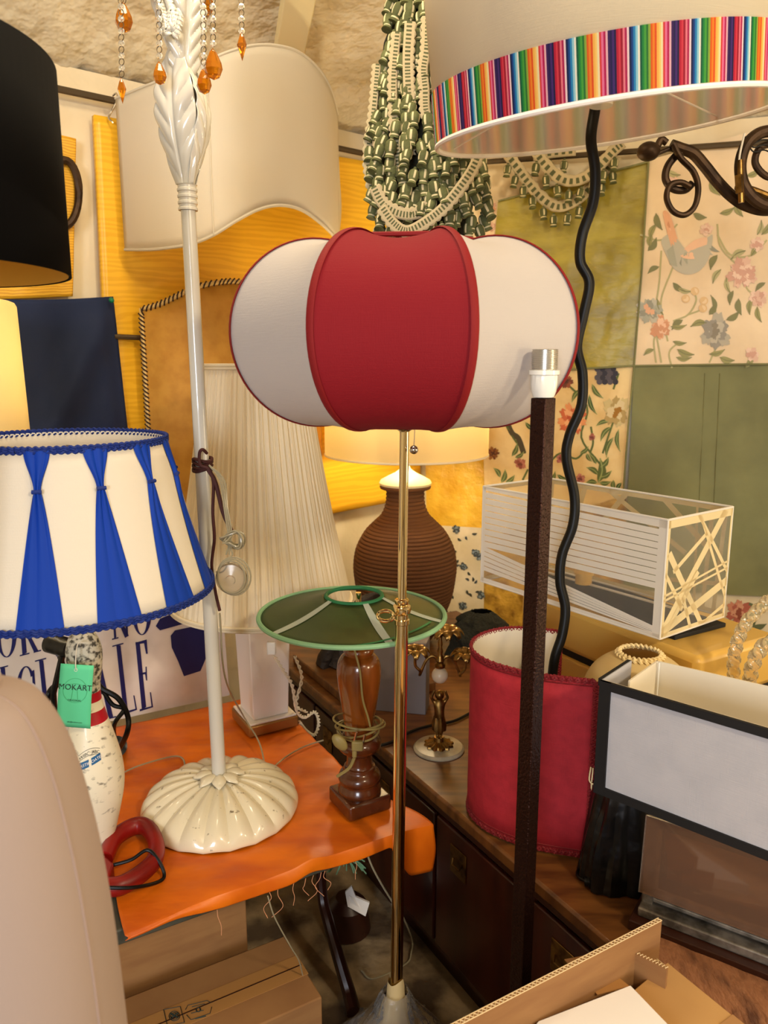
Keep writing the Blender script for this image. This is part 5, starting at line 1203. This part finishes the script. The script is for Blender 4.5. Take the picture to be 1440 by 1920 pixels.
# ---- cream dome lamp
dx, dy = .512, 1.455
dm_ = thing('cream_dome_lamp', 'rounded cream shade with lace collar behind the grey rectangular shade', 'lamp', (dx, dy, CZ))
ztp = zat(1228, dy); prd = [(.114, -.255), (.116, -.20), (.115, -.14), (.112, -.10), (.104, -.062), (.090, -.034), (.070, -.015), (.050, -.004), (.040, 0)]
MB().lathe([(q.x, ztp+q.y) for q in cr([(r, z, 0) for r, z in prd], 4)], (dx, dy, 0), 72, caps=False).build('dome_shade', 'dome_cream', dm_, solid=.0015)
lc_ = MB()
for rr, zz_, am in ((.044, .001, .003), (.040, .005, .0025)):
    lc_.tube([Vector((dx+(rr+am*math.sin(a*26))*math.cos(a), dy+(rr+am*math.sin(a*26))*math.sin(a), ztp+zz_+.002*math.cos(a*26))) for a in [2*PI*k/312 for k in range(312)]], .0028, 5, closed=True)
lc_.build('lace_collar', 'lace', dm_)
MB().tube([Vector((dx+.116*math.cos(a), dy+.116*math.sin(a), ztp-.255)) for a in [2*PI*k/72 for k in range(72)]], .004, 6, closed=True).build('bottom_binding', 'lace', dm_)
MB().lathe([(.06, 0), (.06, .01), (.012, .025), (.008, .05), (.008, ztp-CZ-.03)], (dx, dy, CZ), 24).build('stand', 'iron', dm_)
MB().tube([(dx-.04, dy, ztp-.003), (dx, dy, ztp-.03), (dx+.04, dy, ztp-.003)], .0015, 6).build('spider', 'porcelain', dm_)
for k, (px, y0, y1) in enumerate(((1108, 1438, 1470), (1112, 1440, 1485), (1118, 1462, 1478))):
    MB().tube(cr([PY(px, y0, 1.36), PY(px-3, y1-8, 1.355), PY(px+4, y1, 1.35), PY(px+10, y1-6, 1.35)], 6), .0014, 6).build('hanging_thread', 'lace', dm_)
# ---- grey rectangular shade(s)
zg0, zg1 = .703, .911
qd = Vector((.745, -.667, 0)); qn = Vector((.667, .745, 0)); g0 = Vector((.378, 1.25, 0))
def panel(mb, P, Q, z0, z1, th=.003):
    P = Vector((P.x, P.y, 0)); Q = Vector((Q.x, Q.y, 0)); n = (Q-P).normalized().cross(Vector((0, 0, 1)))*th
    return mb.hexa([P+Vector((0, 0, z0)), Q+Vector((0, 0, z0)), Q+n+Vector((0, 0, z0)), P+n+Vector((0, 0, z0)), P+Vector((0, 0, z1)), Q+Vector((0, 0, z1)), Q+n+Vector((0, 0, z1)), P+n+Vector((0, 0, z1))])
LG = .62
gs = thing('grey_rectangular_shade', 'long pale grey rectangular shade with black binding at the right edge', 'lampshade', g0+qd*.3+Vector((0, 0, zg0)))
panel(MB(), g0, g0+qd*LG, zg0, zg1).build('front_panel', 'greyface', gs)
panel(MB(), g0+qn*.117, g0, zg0, zg1).build('end_panel', 'greyface', gs)
panel(MB(), g0+qd*LG, g0+qd*LG+qn*.117, zg0, zg1).build('end_panel', 'greyface', gs)
be = MB()
for z0, z1 in ((zg0-.002, zg0+.013), (zg1-.014, zg1+.001)): panel(be, g0-qn*.0012-qd*.001, g0+qd*LG-qn*.0012, z0, z1, .006)
for s in (0, LG-.016): panel(be, g0+qd*(s-.002)-qn*.0014, g0+qd*(s+.018)-qn*.0014, zg0-.002, zg1+.001, .006)
panel(be, g0+qn*.117-qd*.002, g0-qd*.002, zg1-.012, zg1+.001, .006)
be.build('black_binding', 'blackedge', gs, smooth=0)
ln_ = MB(); panel(ln_, g0+qd*.004+qn*.0045, g0+qd*(LG-.004)+qn*.0045, zg0+.001, zg1-.001, .001); ln_.build('white_lining', 'lining', gs)
i0 = Vector((.420, 1.246, 0)); iN = Vector((.660, .751, 0)); iD = Vector((.795, -.607, 0))
ish = thing('white_inner_shade', 'white-lined rectangular shade nested inside the grey shade', 'lampshade', i0+Vector((0, 0, zg0)))
panel(MB(), i0+iN*.003, i0+iN*.125, zg0+.004, zg1).build('end_panel', 'lining', ish); panel(MB(), i0+iN*.125, i0+iN*.125+iD*.50, zg0+.004, zg1).build('back_panel', 'lining', ish)
MB().tube([i0+iN*.118+iD*.008+Vector((0, 0, zg0)), i0+iN*.118+iD*.008+Vector((0, 0, zg1))], .0015, 6).build('wire_upright', 'porcelain', ish)
# ---- aluminium frame with smoked acrylic panel, on a dark plank
m0 = Vector((.447, 1.192, 0)); mD = Vector((.83, -.558, 0)); mN = Vector((.558, .83, 0)); ML = .52
tag(MB().box(m0+mD*ML/2+mN*.05+Vector((0, 0, CZ+.010)), (ML+.02, .15, .020), (mD, mN, Vector((0, 0, 1)))).build('dark_plank', 'darkwood', bevel=.002), 'dark wooden plank under the aluminium frame', 'plank')
af = thing('aluminium_frame', 'worn aluminium frame fixture standing under the grey shade', 'light fitting', m0+Vector((0, 0, CZ+.02)))
def rail(z, h, d, off, nm, L0=0.0, m='steel'):
    MB().box(m0+mD*(L0+ML)/2+mN*off+Vector((0, 0, z+h/2)), (ML-L0, d, h), (mD, mN, Vector((0, 0, 1)))).build(nm, m, af, bevel=.003)
rail(CZ+.020, .018, .060, .022, 'bottom_rail'); rail(CZ+.040, .010, .030, .030, 'bottom_rail'); rail(CZ+.052, .012, .012, .016, 'bottom_rail', .02); rail(CZ+.185, .016, .040, .030, 'top_rail')
for s in (.010, ML-.015): MB().box(m0+mD*s+mN*.030+Vector((0, 0, CZ+.12)), (.020, .036, .17), (mD, mN, Vector((0, 0, 1)))).build('upright', 'steel', af, bevel=.003)
apn = thing('smoked_acrylic_panel', 'smoky brown acrylic sheet leaning on the aluminium frame', 'panel', m0+Vector((0, 0, .55)))
a0 = PY(1212, 1529, 1.185); a1 = PY(1198, 1672, 1.165)
MB().slab([a1, a1+mD*.50, Vector((a0.x, a0.y, a0.z))+mD*.50, a0], mN*.003).build('sheet', 'acryl', apn, smooth=0)
eg = MB(); eg.tube([a1, a0], .0014, 5); eg.tube([a0, a0+mD*.5], .0010, 5); eg.build('polished_edge', 'frost', apn)
# black plastic bag and cord
bg = MB(); bc = Vector((.455, 1.315, CZ))
def bgf(u, v):
    a = 2*PI*u; r = (.075+.02*nz(math.cos(a)*2, math.sin(a)*2, 3))*(1-.35*v)*(1+.16*nz(math.cos(a)*5, math.sin(a)*5, v*2))
    return bc+Vector((r*math.cos(a)*1.1, r*math.sin(a)*.8, .002+.205*v**.9+.01*math.sin(a*3)*v))
bg.grid(bgf, 72, 16, cu=True); bg.v.append(bc+Vector((0, 0, .215))); nb_ = len(bg.v)-1
o_ = 16*72
for i in range(72): bg.f.append(([o_+i, o_+(i+1) % 72, nb_], 0, None))
tag(bg.build('black_plastic_bag', 'bag'), 'glossy black plastic bag between the red shade and the aluminium frame', 'bag')
ic = thing('inline_switch_cord', 'black cord with an inline switch lying on the sideboard below the plastic bag', 'cord', PZ(1125, 1655, CZ))
MB().tube([PZ(1096, 1652, CZ+.010), PZ(1150, 1660, CZ+.010)], .0105, 16, rf=lambda t: .0085+.003*math.sin(PI*t)).build('switch_body', 'black_cord', ic)
MB().tube(cr([PZ(1098, 1652, CZ+.008), PZ(1082, 1640, CZ+.006), PZ(1092, 1626, CZ+.006), PZ(1130, 1630, CZ+.006), PZ(1170, 1648, CZ+.006), PZ(1200, 1654, CZ+.006)], 8), .0028, 8).build('cord', 'black_cord', ic)
MB().tube(cr([PZ(1150, 1660, CZ+.008), PZ(1134, 1620, CZ+.02), PZ(1136, 1594, CZ+.03), PZ(1165, 1582, CZ+.03), PZ(1200, 1584, CZ+.02)], 8), .0028, 8).build('cord', 'black_cord', ic)
# hide lying on the sideboard end
hd = MB()
hp_ = [PZ(1236, 1745, CZ+.004), PZ(1560, 1880, CZ+.004), PZ(1560, 2100, CZ+.004), PZ(1180, 2100, CZ+.004)]
def hf(u, v):
    p = hp_[0].lerp(hp_[1], u).lerp(hp_[3].lerp(hp_[2], u), v); return p+Vector((0, 0, .003+.003*abs(nz(p.x*18, p.y*18))))
hd.grid(hf, 50, 40, flip=True)
tag(hd.build('leather_hide', 'hide', solid=.003), 'rough red-brown hide lying at the near end of the sideboard', 'hide')
# ---- twisted glass chandelier arms at right
gl = thing('twisted_glass_chandelier', 'twisted clear glass chandelier arms at the right edge behind the grey shade', 'chandelier', PY(1520, 1420, 1.45))
def tglass(pts, r, nm, tw=9):
    P = cr(pts, 10); mb = MB(); n = len(P); segs = 14
    T = [(P[min(i+1, n-1)]-P[max(i-1, 0)]).normalized() for i in range(n)]; nn = Vector((0, 1, 0)); o = 0; L = 0
    for i in range(n):
        if i: L += (P[i]-P[i-1]).length
        nn = (nn-T[i]*nn.dot(T[i])).normalized(); b_ = T[i].cross(nn)
        for k in range(segs):
            a = 2*PI*k/segs; rr = r*(1+.16*math.sin(3*(a+L*260/3))); mb.v.append(P[i]+nn*rr*math.cos(a)+b_*rr*math.sin(a))
    for i in range(n-1):
        for k in range(segs): mb.f.append(([i*segs+k, i*segs+(k+1) % segs, (i+1)*segs+(k+1) % segs, (i+1)*segs+k], 0, None))
    return mb.build(nm, 'glass', gl)
Yg = 1.42
tglass(cr([PY(1520, 1400, Yg), PY(1440, 1360, Yg), PY(1385, 1310, Yg), PY(1376, 1240, Yg), PY(1392, 1180, Yg), PY(1425, 1140, Yg), PY(1470, 1110, Yg), PY(1520, 1120, Yg)], 3), .0115, 'glass_arm')
tglass(cr([PY(1520, 1400, Yg-.05), PY(1440, 1340, Yg-.04), PY(1408, 1290, Yg-.04), PY(1414, 1240, Yg-.04), PY(1440, 1205, Yg-.04), PY(1500, 1190, Yg-.04)], 3), .0125, 'glass_arm')
gb = PY(1520, 1400, Yg); MB().lathe([(.06, 0), (.06, .01), (.02, .03), (.03, .10), (.02, .16), (.045, .22), (.02, .30), (.012, .36)], (gb.x, gb.y, CZ), 32).build('centre_column', 'glass', gl)
# ================================================================ FLOOR LEVEL, FOREGROUND BOX, TRIMS, IRON
def carton(name, label, a0, a1, b0, b1, z1, m='cardboard'):
    t = thing(name, label, 'box', AB((a0+a1)/2, (b0+b1)/2, 0), 'cardboard boxes under the table')
    MB().abox(a0, a1, b0, b1, .002, z1).build('body', m, t, bevel=.003)
    bm_ = (b0+b1)/2
    MB().abox(a0-.001, a1+.001, bm_-.028, bm_+.028, z1-.0005, z1+.0008).build('packing_tape', 'packtape', t)
    MB().abox(a0+.002, a1-.002, bm_-.0012, bm_+.0012, z1+.0006, z1+.0014).build('flap_seam', 'darkwood', t)
    return t
c1 = carton('cardboard_box', 'closed brown cardboard box with printed stamps under the front of the table', .12, .535, 1.165, 1.352, .25)
def bp_(x, y, e=.0012): p = PZ(x, y, .25+e); return p
pm_ = MB()
def line(pts, w=.0008): pm_.tube([bp_(x, y) for x, y in pts], w, 4)
line([(307, 1893), (338, 1887), (346, 1917), (314, 1924), (307, 1893)]); line([(348, 1893), (352, 1885), (388, 1876), (396, 1880)]); line([(397, 1888), (394, 1900), (358, 1912), (350, 1903)])
line([(360, 1888), (384, 1882)]); line([(358, 1900), (382, 1894)]); line([(366, 1910), (386, 1905)], .0014)
for r_ in (10, 7): line([(327+r_*math.cos(a), 1905+r_*.9*math.sin(a)) for a in [2*PI*k/20 for k in range(21)]])
line([(320, 1900), (334, 1908)], .002); line([(322, 1908), (333, 1900)], .002); line([(372+4*math.cos(a), 1893+4*math.sin(a)) for a in [2*PI*k/12 for k in range(13)]], .0012)
pm_.build('printed_stamps', 'ink', c1)
carton('cardboard_box', 'taller brown cardboard box pushed back in the shadow under the table', 0, .47, 1.40, 1.80, .335)
# under-table odds and ends
lt = MB(); a_ = PZ(652, 1700, .10); 
lt.slab([a_+Vector(v) for v in ((0, 0, 0), (.045, -.01, -.02), (.055, 0, .01), (.02, .01, .02), (.01, .01, .05), (-.006, 0, .04))], Vector((0, .006, 0)))
tag(lt.build('paper_scrap', 'paper'), 'torn white paper scrap in the dark under the table beside the brass pole', 'paper')
a_ = PY(650, 1610, 1.75); ts = MB()
for i in range(26):
    an = PI*(.9+.22*i/26*5); d = Vector((math.cos(an)*.05, .01*math.sin(i), -.022+.02*math.sin(i*1.7))); ts.tube(cr([a_, a_+d*.6+Vector((0, 0, .008)), a_+d], 4), .0016, 5)
tag(ts.build('green_tassel_tuft', 'green_pale'), 'pale green thread tuft hanging under the front edge of the orange cloth', 'tassel')
MBs = MB().lathe([(.05, 0), (.06, .01), (.05, .08), (.03, .10)], PZ(652, 1745, 0), 20)
tag(MBs.build('dark_pot', 'darkwood'), 'dark round pot on the floor behind the curved table leg', 'pot')
tag(MB().tube(cr([PY(684, 1588, 1.50), PY(700, 1630, 1.50), PY(735, 1690, 1.52), PY(752, 1712, 1.53), PZ(772, 1760, .03), PZ(771, 1786, .01), PZ(760, 1808, .006), PZ(700, 1835, .006), PZ(678, 1820, .006)], 8), .0022, 6).build('grey_floor_cable', 'clear'), 'thin grey cable hanging behind the brass pole down to the floor', 'cable')
tag(MB().tube(cr([PY(502, 1680, 1.22), PY(515, 1720, 1.23), PY(545, 1775, 1.27), PY(560, 1800, 1.30), PY(568, 1830, 1.33)], 8), .0014, 6).build('grey_floor_cable', 'clear'), 'thin pale cord trailing from the table front over the cardboard box', 'cord')
# ---- open cardboard box in front, lower right
ob = thing('open_cardboard_box', 'open corrugated cardboard box in the lower right foreground', 'box', AB(.6, .5, 0))
zf = .62; th = .0065
def cwall(nm, c, m='cardboard'): return MB().hexa(c).build(nm, m, ob, smooth=0)
def wallab(nm, a0, b0, a1, b1, z0, z1a, z1b, m='cardboard'):
    P, Q = AB(a0, b0, 0), AB(a1, b1, 0); n = (Q-P).normalized().cross(Vector((0, 0, 1)))*th
    o = cwall(nm, [P+Vector((0, 0, z0)), Q+Vector((0, 0, z0)), Q+n+Vector((0, 0, z0)), P+n+Vector((0, 0, z0)), P+Vector((0, 0, z1a)), Q+Vector((0, 0, z1b)), Q+n+Vector((0, 0, z1b)), P+n+Vector((0, 0, z1a))], m)
    # corrugated edge
    mb = MB(); L = (Q-P).length; k = int(L/.0070); pts = []
    for i in range(k*2+1):
        s = i/(k*2); pts.append(P.lerp(Q, s)+n*(.15 if i % 2 else .85)+Vector((0, 0, lerp(z1a, z1b, s)+.0006)))
    mb.tube(pts, .0010, 4); mb.tube([P+Vector((0, 0, z1a+.0006)), Q+Vector((0, 0, z1b+.0006))], .0008, 4); mb.tube([P+n+Vector((0, 0, z1a+.0006)), Q+n+Vector((0, 0, z1b+.0006))], .0008, 4)
    mb.build('corrugated_edge', 'flute', o); return o
wallab('far_wall', .30, .684, .877, .684, .30, zf, zf)
wallab('right_wall', .872, .684, .872, .15, 0, .556, .556)
wallab('far_wall', .30, .678, .872, .678, 0, .50, .50)
wallab('near_wall', .30, .15, .872, .15, 0, .55, .55); wallab('left_wall', .30, .68, .30, .15, 0, .55, .55)
# small inner flap at the corner, and folded right flap
i0_ = PY(1180, 1783, 1.005); i1_ = PY(1250, 1818, .965)
fl_ = MB(); fl_.slab([i0_, i1_, i1_+Vector((.0, 0, -.055)), i0_+Vector((0, 0, -.062))], Vector((.004, .005, 0))); fo = fl_.build('corner_flap', 'cardboard', ob, smooth=0)
mb = MB(); mb.tube([i0_.lerp(i1_, i/24)+Vector((.0, .0, .0006))+Vector((.004, .005, 0))*(.1 if i % 2 else .9) for i in range(25)], .0008, 4); mb.build('corrugated_edge', 'flute', fo)
rf_ = [AB(.875, .66, .556), AB(.875, .15, .556), AB(.79, .15, .545), AB(.79, .655, .545)]
MB().slab(rf_, Vector((0, 0, .005))).build('right_flap', 'cardboard_lt', ob, smooth=0)
tp = MB()
tp.slab([PZ(1058, 1800, .556), PZ(1108, 1790, .556), PZ(1180, 1850, .556), PZ(1120, 1866, .556)], Vector((0, 0, .0012)))
tp.slab([AB(.876, .55, .5615), AB(.876, .42, .5615), AB(.785, .42, .551), AB(.785, .55, .551)], Vector((0, 0, .0010)))
tp.build('packing_tape', 'packtape', ob, smooth=0)
bt = MB(); bt.abox(.60, .66, .6775, .679, .50, .612); bt.build('packing_tape', 'packtape', ob)
ps = thing('paper_stack', 'white paper sheets lying inside the open cardboard box', 'paper', AB(.6, .45, .54))
c4 = [PZ(1182, 1848, .566), PZ(1290, 1960, .566), PZ(900, 2060, .566), PZ(1010, 1915, .566)]
MB().slab([p-Vector((0, 0, .022)) for p in c4], Vector((0, 0, .022))).build('sheets', 'paper', ps, smooth=0)
tag(MB().abox(.32, .85, .17, .66, .30, .538).build('packed_contents', 'cardboard_lt'), 'flat cardboard insert under the white papers in the open box', 'cardboard')
# ================================================================ TASSEL TRIMS
def tassel_mb(c=(0, 0, 0), s=1.0, ax=None):
    mb = MB()
    def mf(i, j): return 0 if (j < 4 or j >= 11) else (1 if i % 4 == 0 else 0) if j < 8 else 0
    prf = [(.0, .0), (.0030, -.001), (.0036, -.003), (.0030, -.005), (.0062, -.0065), (.0094, -.010), (.0104, -.015), (.0104, -.021), (.0092, -.026), (.0074, -.029), (.0080, -.0315), (.0098, -.036), (.006, -.0365), (0, -.035)]
    def mf2(i, j): return 1 if j in (3, 9) else (1 if (i % 4 == 0 and 5 <= j <= 7) else 0)
    mb.lathe([(r, z) for r, z in prf], (0, 0, 0), 16, caps=False, mf=mf2, mod=lambda r, z, th: (r*(1+.07*math.sin(th*8)), z))
    mb.v = [Vector(c)+(ax @ v if ax else v)*s for v in mb.v]; return mb
def merge(dst, src):
    o = len(dst.v); dst.v += src.v; dst.f += [([i+o for i in f[0]], f[1], f[2]) for f in src.f]
def ribbon(pts, w, nrm=None, side=1, sub=6, cell=.0075):
    P = cr(pts, sub); fine = []
    for a, b_ in zip(P[:-1], P[1:]):
        k_ = max(1, int(round((b_-a).length/(cell/2)))); fine += [a.lerp(b_, j/k_) for j in range(k_)]
    fine.append(P[-1]); mb = MB(); n = len(fine); prev = None
    for i, p in enumerate(fine):
        t = (fine[min(i+1, n-1)]-fine[max(i-1, 0)]).normalized(); nn = Vector(nrm(p) if callable(nrm) else (nrm or (0, -1, 0))); s = t.cross(nn).normalized()*side
        sc = .0045*abs(math.sin(i*PI/4)); z_ = nn*.0008
        mb.v += [p-s*w/2, p-s*w*.27+z_, p+s*w*.27+z_, p+s*w/2, p+s*(w/2+sc+.0015)]
    for i in range(n-1):
        for k in range(4):
            mb.f.append(([i*5+k, i*5+k+1, i*5+5+k+1, i*5+5+k], 1 if (k == 1 and i % 2 == 0) else 0, None))
    return mb, fine
tbn = thing('tassel_trim_bundle', 'thick bundle of green and cream tasselled trim hanging above the pumpkin shade', 'trim', PY(785, 435, 1.98))
YT = 1.98; outl = [(-60, 738, 850), (0, 732, 848), (60, 726, 850), (100, 718, 852), (180, 706, 856), (240, 696, 870), (290, 686, 905), (340, 690, 912), (400, 700, 912), (450, 712, 905)]
def ext(y):
    for (y0, l0, r0_), (y1, l1, r1) in zip(outl[:-1], outl[1:]):
        if y0 <= y <= y1: t = (y-y0)/(y1-y0); return lerp(l0, l1, t), lerp(r0_, r1, t)
    return outl[-1][1:]
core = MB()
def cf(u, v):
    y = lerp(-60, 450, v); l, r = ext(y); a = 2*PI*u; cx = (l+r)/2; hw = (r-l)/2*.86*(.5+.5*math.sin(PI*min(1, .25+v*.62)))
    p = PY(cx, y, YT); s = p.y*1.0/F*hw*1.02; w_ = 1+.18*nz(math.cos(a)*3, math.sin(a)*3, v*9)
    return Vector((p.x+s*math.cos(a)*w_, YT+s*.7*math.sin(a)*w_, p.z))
core.grid(cf, 40, 40, cu=True); core.build('shaded_core', 't_dark', tbn)  # dark filler volume, its colour standing for shade between the tassels
hang = PY(790, -55, YT); MB().tube([hang, Vector((hang.x, hang.y, ceil_z(hang.x, hang.y)))], .006, 8).build('hanging_cord', 'string', tbn)
proto = tassel_mb().build('tassel', ['t_green', 't_cream'], tbn, smooth=50); proto.location = (0, 0, 0)
pme = proto.data; pme.transform(Matrix.Translation(Vector(tbn['_w'])))     # local tassel coordinates
R = random.Random(21); spots = []
for row in range(27):
    y = -30+row*17.5; l, r = ext(y); nx = max(4, int((r-l)/21))
    for k in range(nx):
        s = (k+.5+R.uniform(-.3, .3)+(.25 if row % 2 else -.2))/nx; x = lerp(l+4, r-4, max(0, min(1, s))); e = (x-(l+r)/2)/((r-l)/2)
        p = PY(x, y+R.uniform(-6, 6), YT); hw = (r-l)/2*YT/F; dep = hw*.75*math.sqrt(max(0, 1-e*e)); spots.append((y, Vector((p.x, YT-dep-.006-R.uniform(0, .014), p.z)), e))
R.shuffle(spots); vis = [s for s in spots if s[0] > -10]; rest = [s for s in spots if s[0] <= -10]
rest += vis[99:]; vis = vis[:99]
def axr(e): return Matrix.Rotation(R.uniform(-.25, .25)+e*-.3, 3, 'Y') @ Matrix.Rotation(R.uniform(-.35, .1), 3, 'X') @ Matrix.Rotation(R.uniform(0, 3), 3, 'Z')
org = Vector(tbn['_w'])
for i, (y, p, e) in enumerate(vis):
    o = proto if i == 0 else proto.copy()
    if i: COL.objects.link(o); o.parent = tbn
    o.location = p-org; o.rotation_euler = axr(e).to_euler(); s = R.uniform(1.15, 1.4); o.scale = (s, s, s)
st_ = MB()
for (y, p, e) in rest: merge(st_, tassel_mb(p, R.uniform(1.15, 1.35), axr(e)))
o = st_.build('tassel_mass', ['t_green', 't_cream'], tbn, smooth=50); o['kind'] = 'stuff'
def rib(pxs, w, dY, side=1):
    mb, _ = ribbon([PY(x, y, YT-dd) for (x, y), dd in zip(pxs, dY if isinstance(dY, list) else [dY]*len(pxs))], w, side=side); mb.build('woven_trim', ['trim_cream', 'trim_green'], tbn, solid=.0008)
rib([(768, 40), (764, 110), (766, 180), (768, 235), (766, 290)], .022, .105, -1)
rib([(802, 30), (800, 90), (794, 130), (797, 165), (800, 215), (822, 262), (842, 298)], .020, .108)
rib([(745, 60), (738, 140), (738, 200), (742, 260), (748, 320)], .018, .095)
rib([(842, 60), (838, 140), (826, 200), (818, 240)], .020, .09)
rib([(708, 120), (700, 210), (690, 285), (694, 340), (706, 372)], .016, .06)
rib([(700, 350), (720, 385), (756, 402), (790, 398), (812, 378)], .024, .135, -1)
rib([(905, 265), (888, 312), (862, 352), (832, 388), (800, 414), (764, 432), (738, 418), (716, 388)], .022, .150, -1)
rib([(795, 340), (806, 372), (812, 400)], .018, .125)
# the swagged trims on the right rail
def swag(label, pxs, off, group=None, tlen=1.0):
    pts = [RW(x, y, off) for x, y in pxs]; t = thing('tassel_swag', label, 'trim', pts[len(pts)//2], 'tassel trim swags on the right rail')
    nr = (NR[0], NR[1], 0); mb, fine = ribbon(pts, .036, nr, side=-1, cell=.020); mb.build('woven_trim', ['trim_cream', 'trim_green'], t, solid=.001)
    L = 0; last = -1; orgn = Vector(t['_w'])
    for a, b_ in zip(fine[:-1], fine[1:]):
        L += (b_-a).length
        if L-last > .045:
            last = L; o = proto.copy(); COL.objects.link(o); o.parent = t; o.location = b_+Vector((0, 0, -.024))+Vector(nr)*.006-orgn; o.rotation_euler = (R.uniform(-.2, .2), R.uniform(-.25, .25), R.uniform(0, 3)); o.scale = (1.35, 1.35, 1.35)
swag('longer swag of tassel trim looped over the green silk square', [(950, 288), (972, 318), (992, 345), (1014, 370), (1044, 388), (1078, 378), (1110, 350), (1138, 318), (1158, 292)], .085)
swag('shorter upper swag of tassel trim, just under the striped drum shade', [(1004, 284), (1024, 312), (1056, 338), (1092, 336), (1124, 312), (1150, 284), (1168, 268)], .105)
swag('short straight length of tassel trim against the rail behind the swags', [(1000, 292), (1040, 286), (1080, 282)], .07)
# ================================================================ WROUGHT IRON SCROLL
ir = thing('wrought_iron_sconce', 'brown wrought iron scroll chandelier arm at the upper right edge', 'sconce', PY(1400, 330, 1.95))
def I(pxs, r, nm, Y=1.95, dY=0, flat=1.0, m='iron', n=8):
    r = r*.82
    return MB().tube(cr([PY(x, y, Y+dY*k/len(pxs)) for k, (x, y) in enumerate(pxs)], n), r, 10, flat=flat).build(nm, m, ir)
I([(1258, 272), (1275, 278), (1300, 288), (1322, 312), (1346, 342), (1372, 368), (1400, 386), (1440, 394), (1500, 380)], .0165, 'main_arm')
I([(1262, 270), (1276, 296), (1300, 322), (1309, 352), (1303, 386), (1284, 403), (1262, 396), (1250, 372), (1256, 348), (1276, 342), (1294, 350)], .0105, 'lower_scroll', 1.93, flat=.8)
I([(1290, 282), (1270, 290), (1252, 312), (1248, 336), (1262, 354), (1284, 356), (1298, 344)], .011, 'lower_scroll', 1.95)
I([(1250, 268), (1240, 262), (1232, 276)], .010, 'tip_leaf', 1.94)
I([(1226, 290), (1240, 285), (1262, 276)], .006, 'tip_leaf', 1.94)
bl0 = PY(1216, 284, 1.94); MB().ball(bl0, .027, 16, 10, sc=(1, 1, .8)).build('iron_bud', 'iron', ir)
I([(1470, 392), (1424, 380), (1396, 350), (1388, 312), (1398, 274), (1424, 250), (1462, 244)], .0165, 'big_scroll', 1.90)
I([(1470, 336), (1436, 330), (1416, 306), (1424, 278), (1450, 268)], .010, 'big_scroll', 1.92)
I([(1380, 350), (1410, 356), (1450, 372)], .010, 'candle_bracket', 1.91, m='old_brass')
MB().tube([PY(1388, 300, 1.88), PY(1390, 380, 1.88)], .0065, 12).build('candle_tube', 'old_brass', ir); MB().tube([PY(1385, 328, 1.878), PY(1387, 362, 1.878)], .012, 4, flat=.8).build('candle_bracket', 'old_brass', ir)
for j in range(3): I([(1396, 262-j*3), (1412, 268+j*8), (1436, 262+j*10), (1470, 276+j*14)], .002, 'thin_wire', 1.90, m='black_cord')
I([(1396, 250), (1388, 285), (1386, 300)], .0028, 'white_cord', 1.88, m='string')
MB().tube([PY(1500, 380, 1.95), PY(1500, 120, 1.95), Vector((PY(1500, 120, 1.95).x, 1.95, ceil_z(PY(1500, 120, 1.95).x, 1.95)))], .008, 8).build('hanging_rod', 'iron', ir)
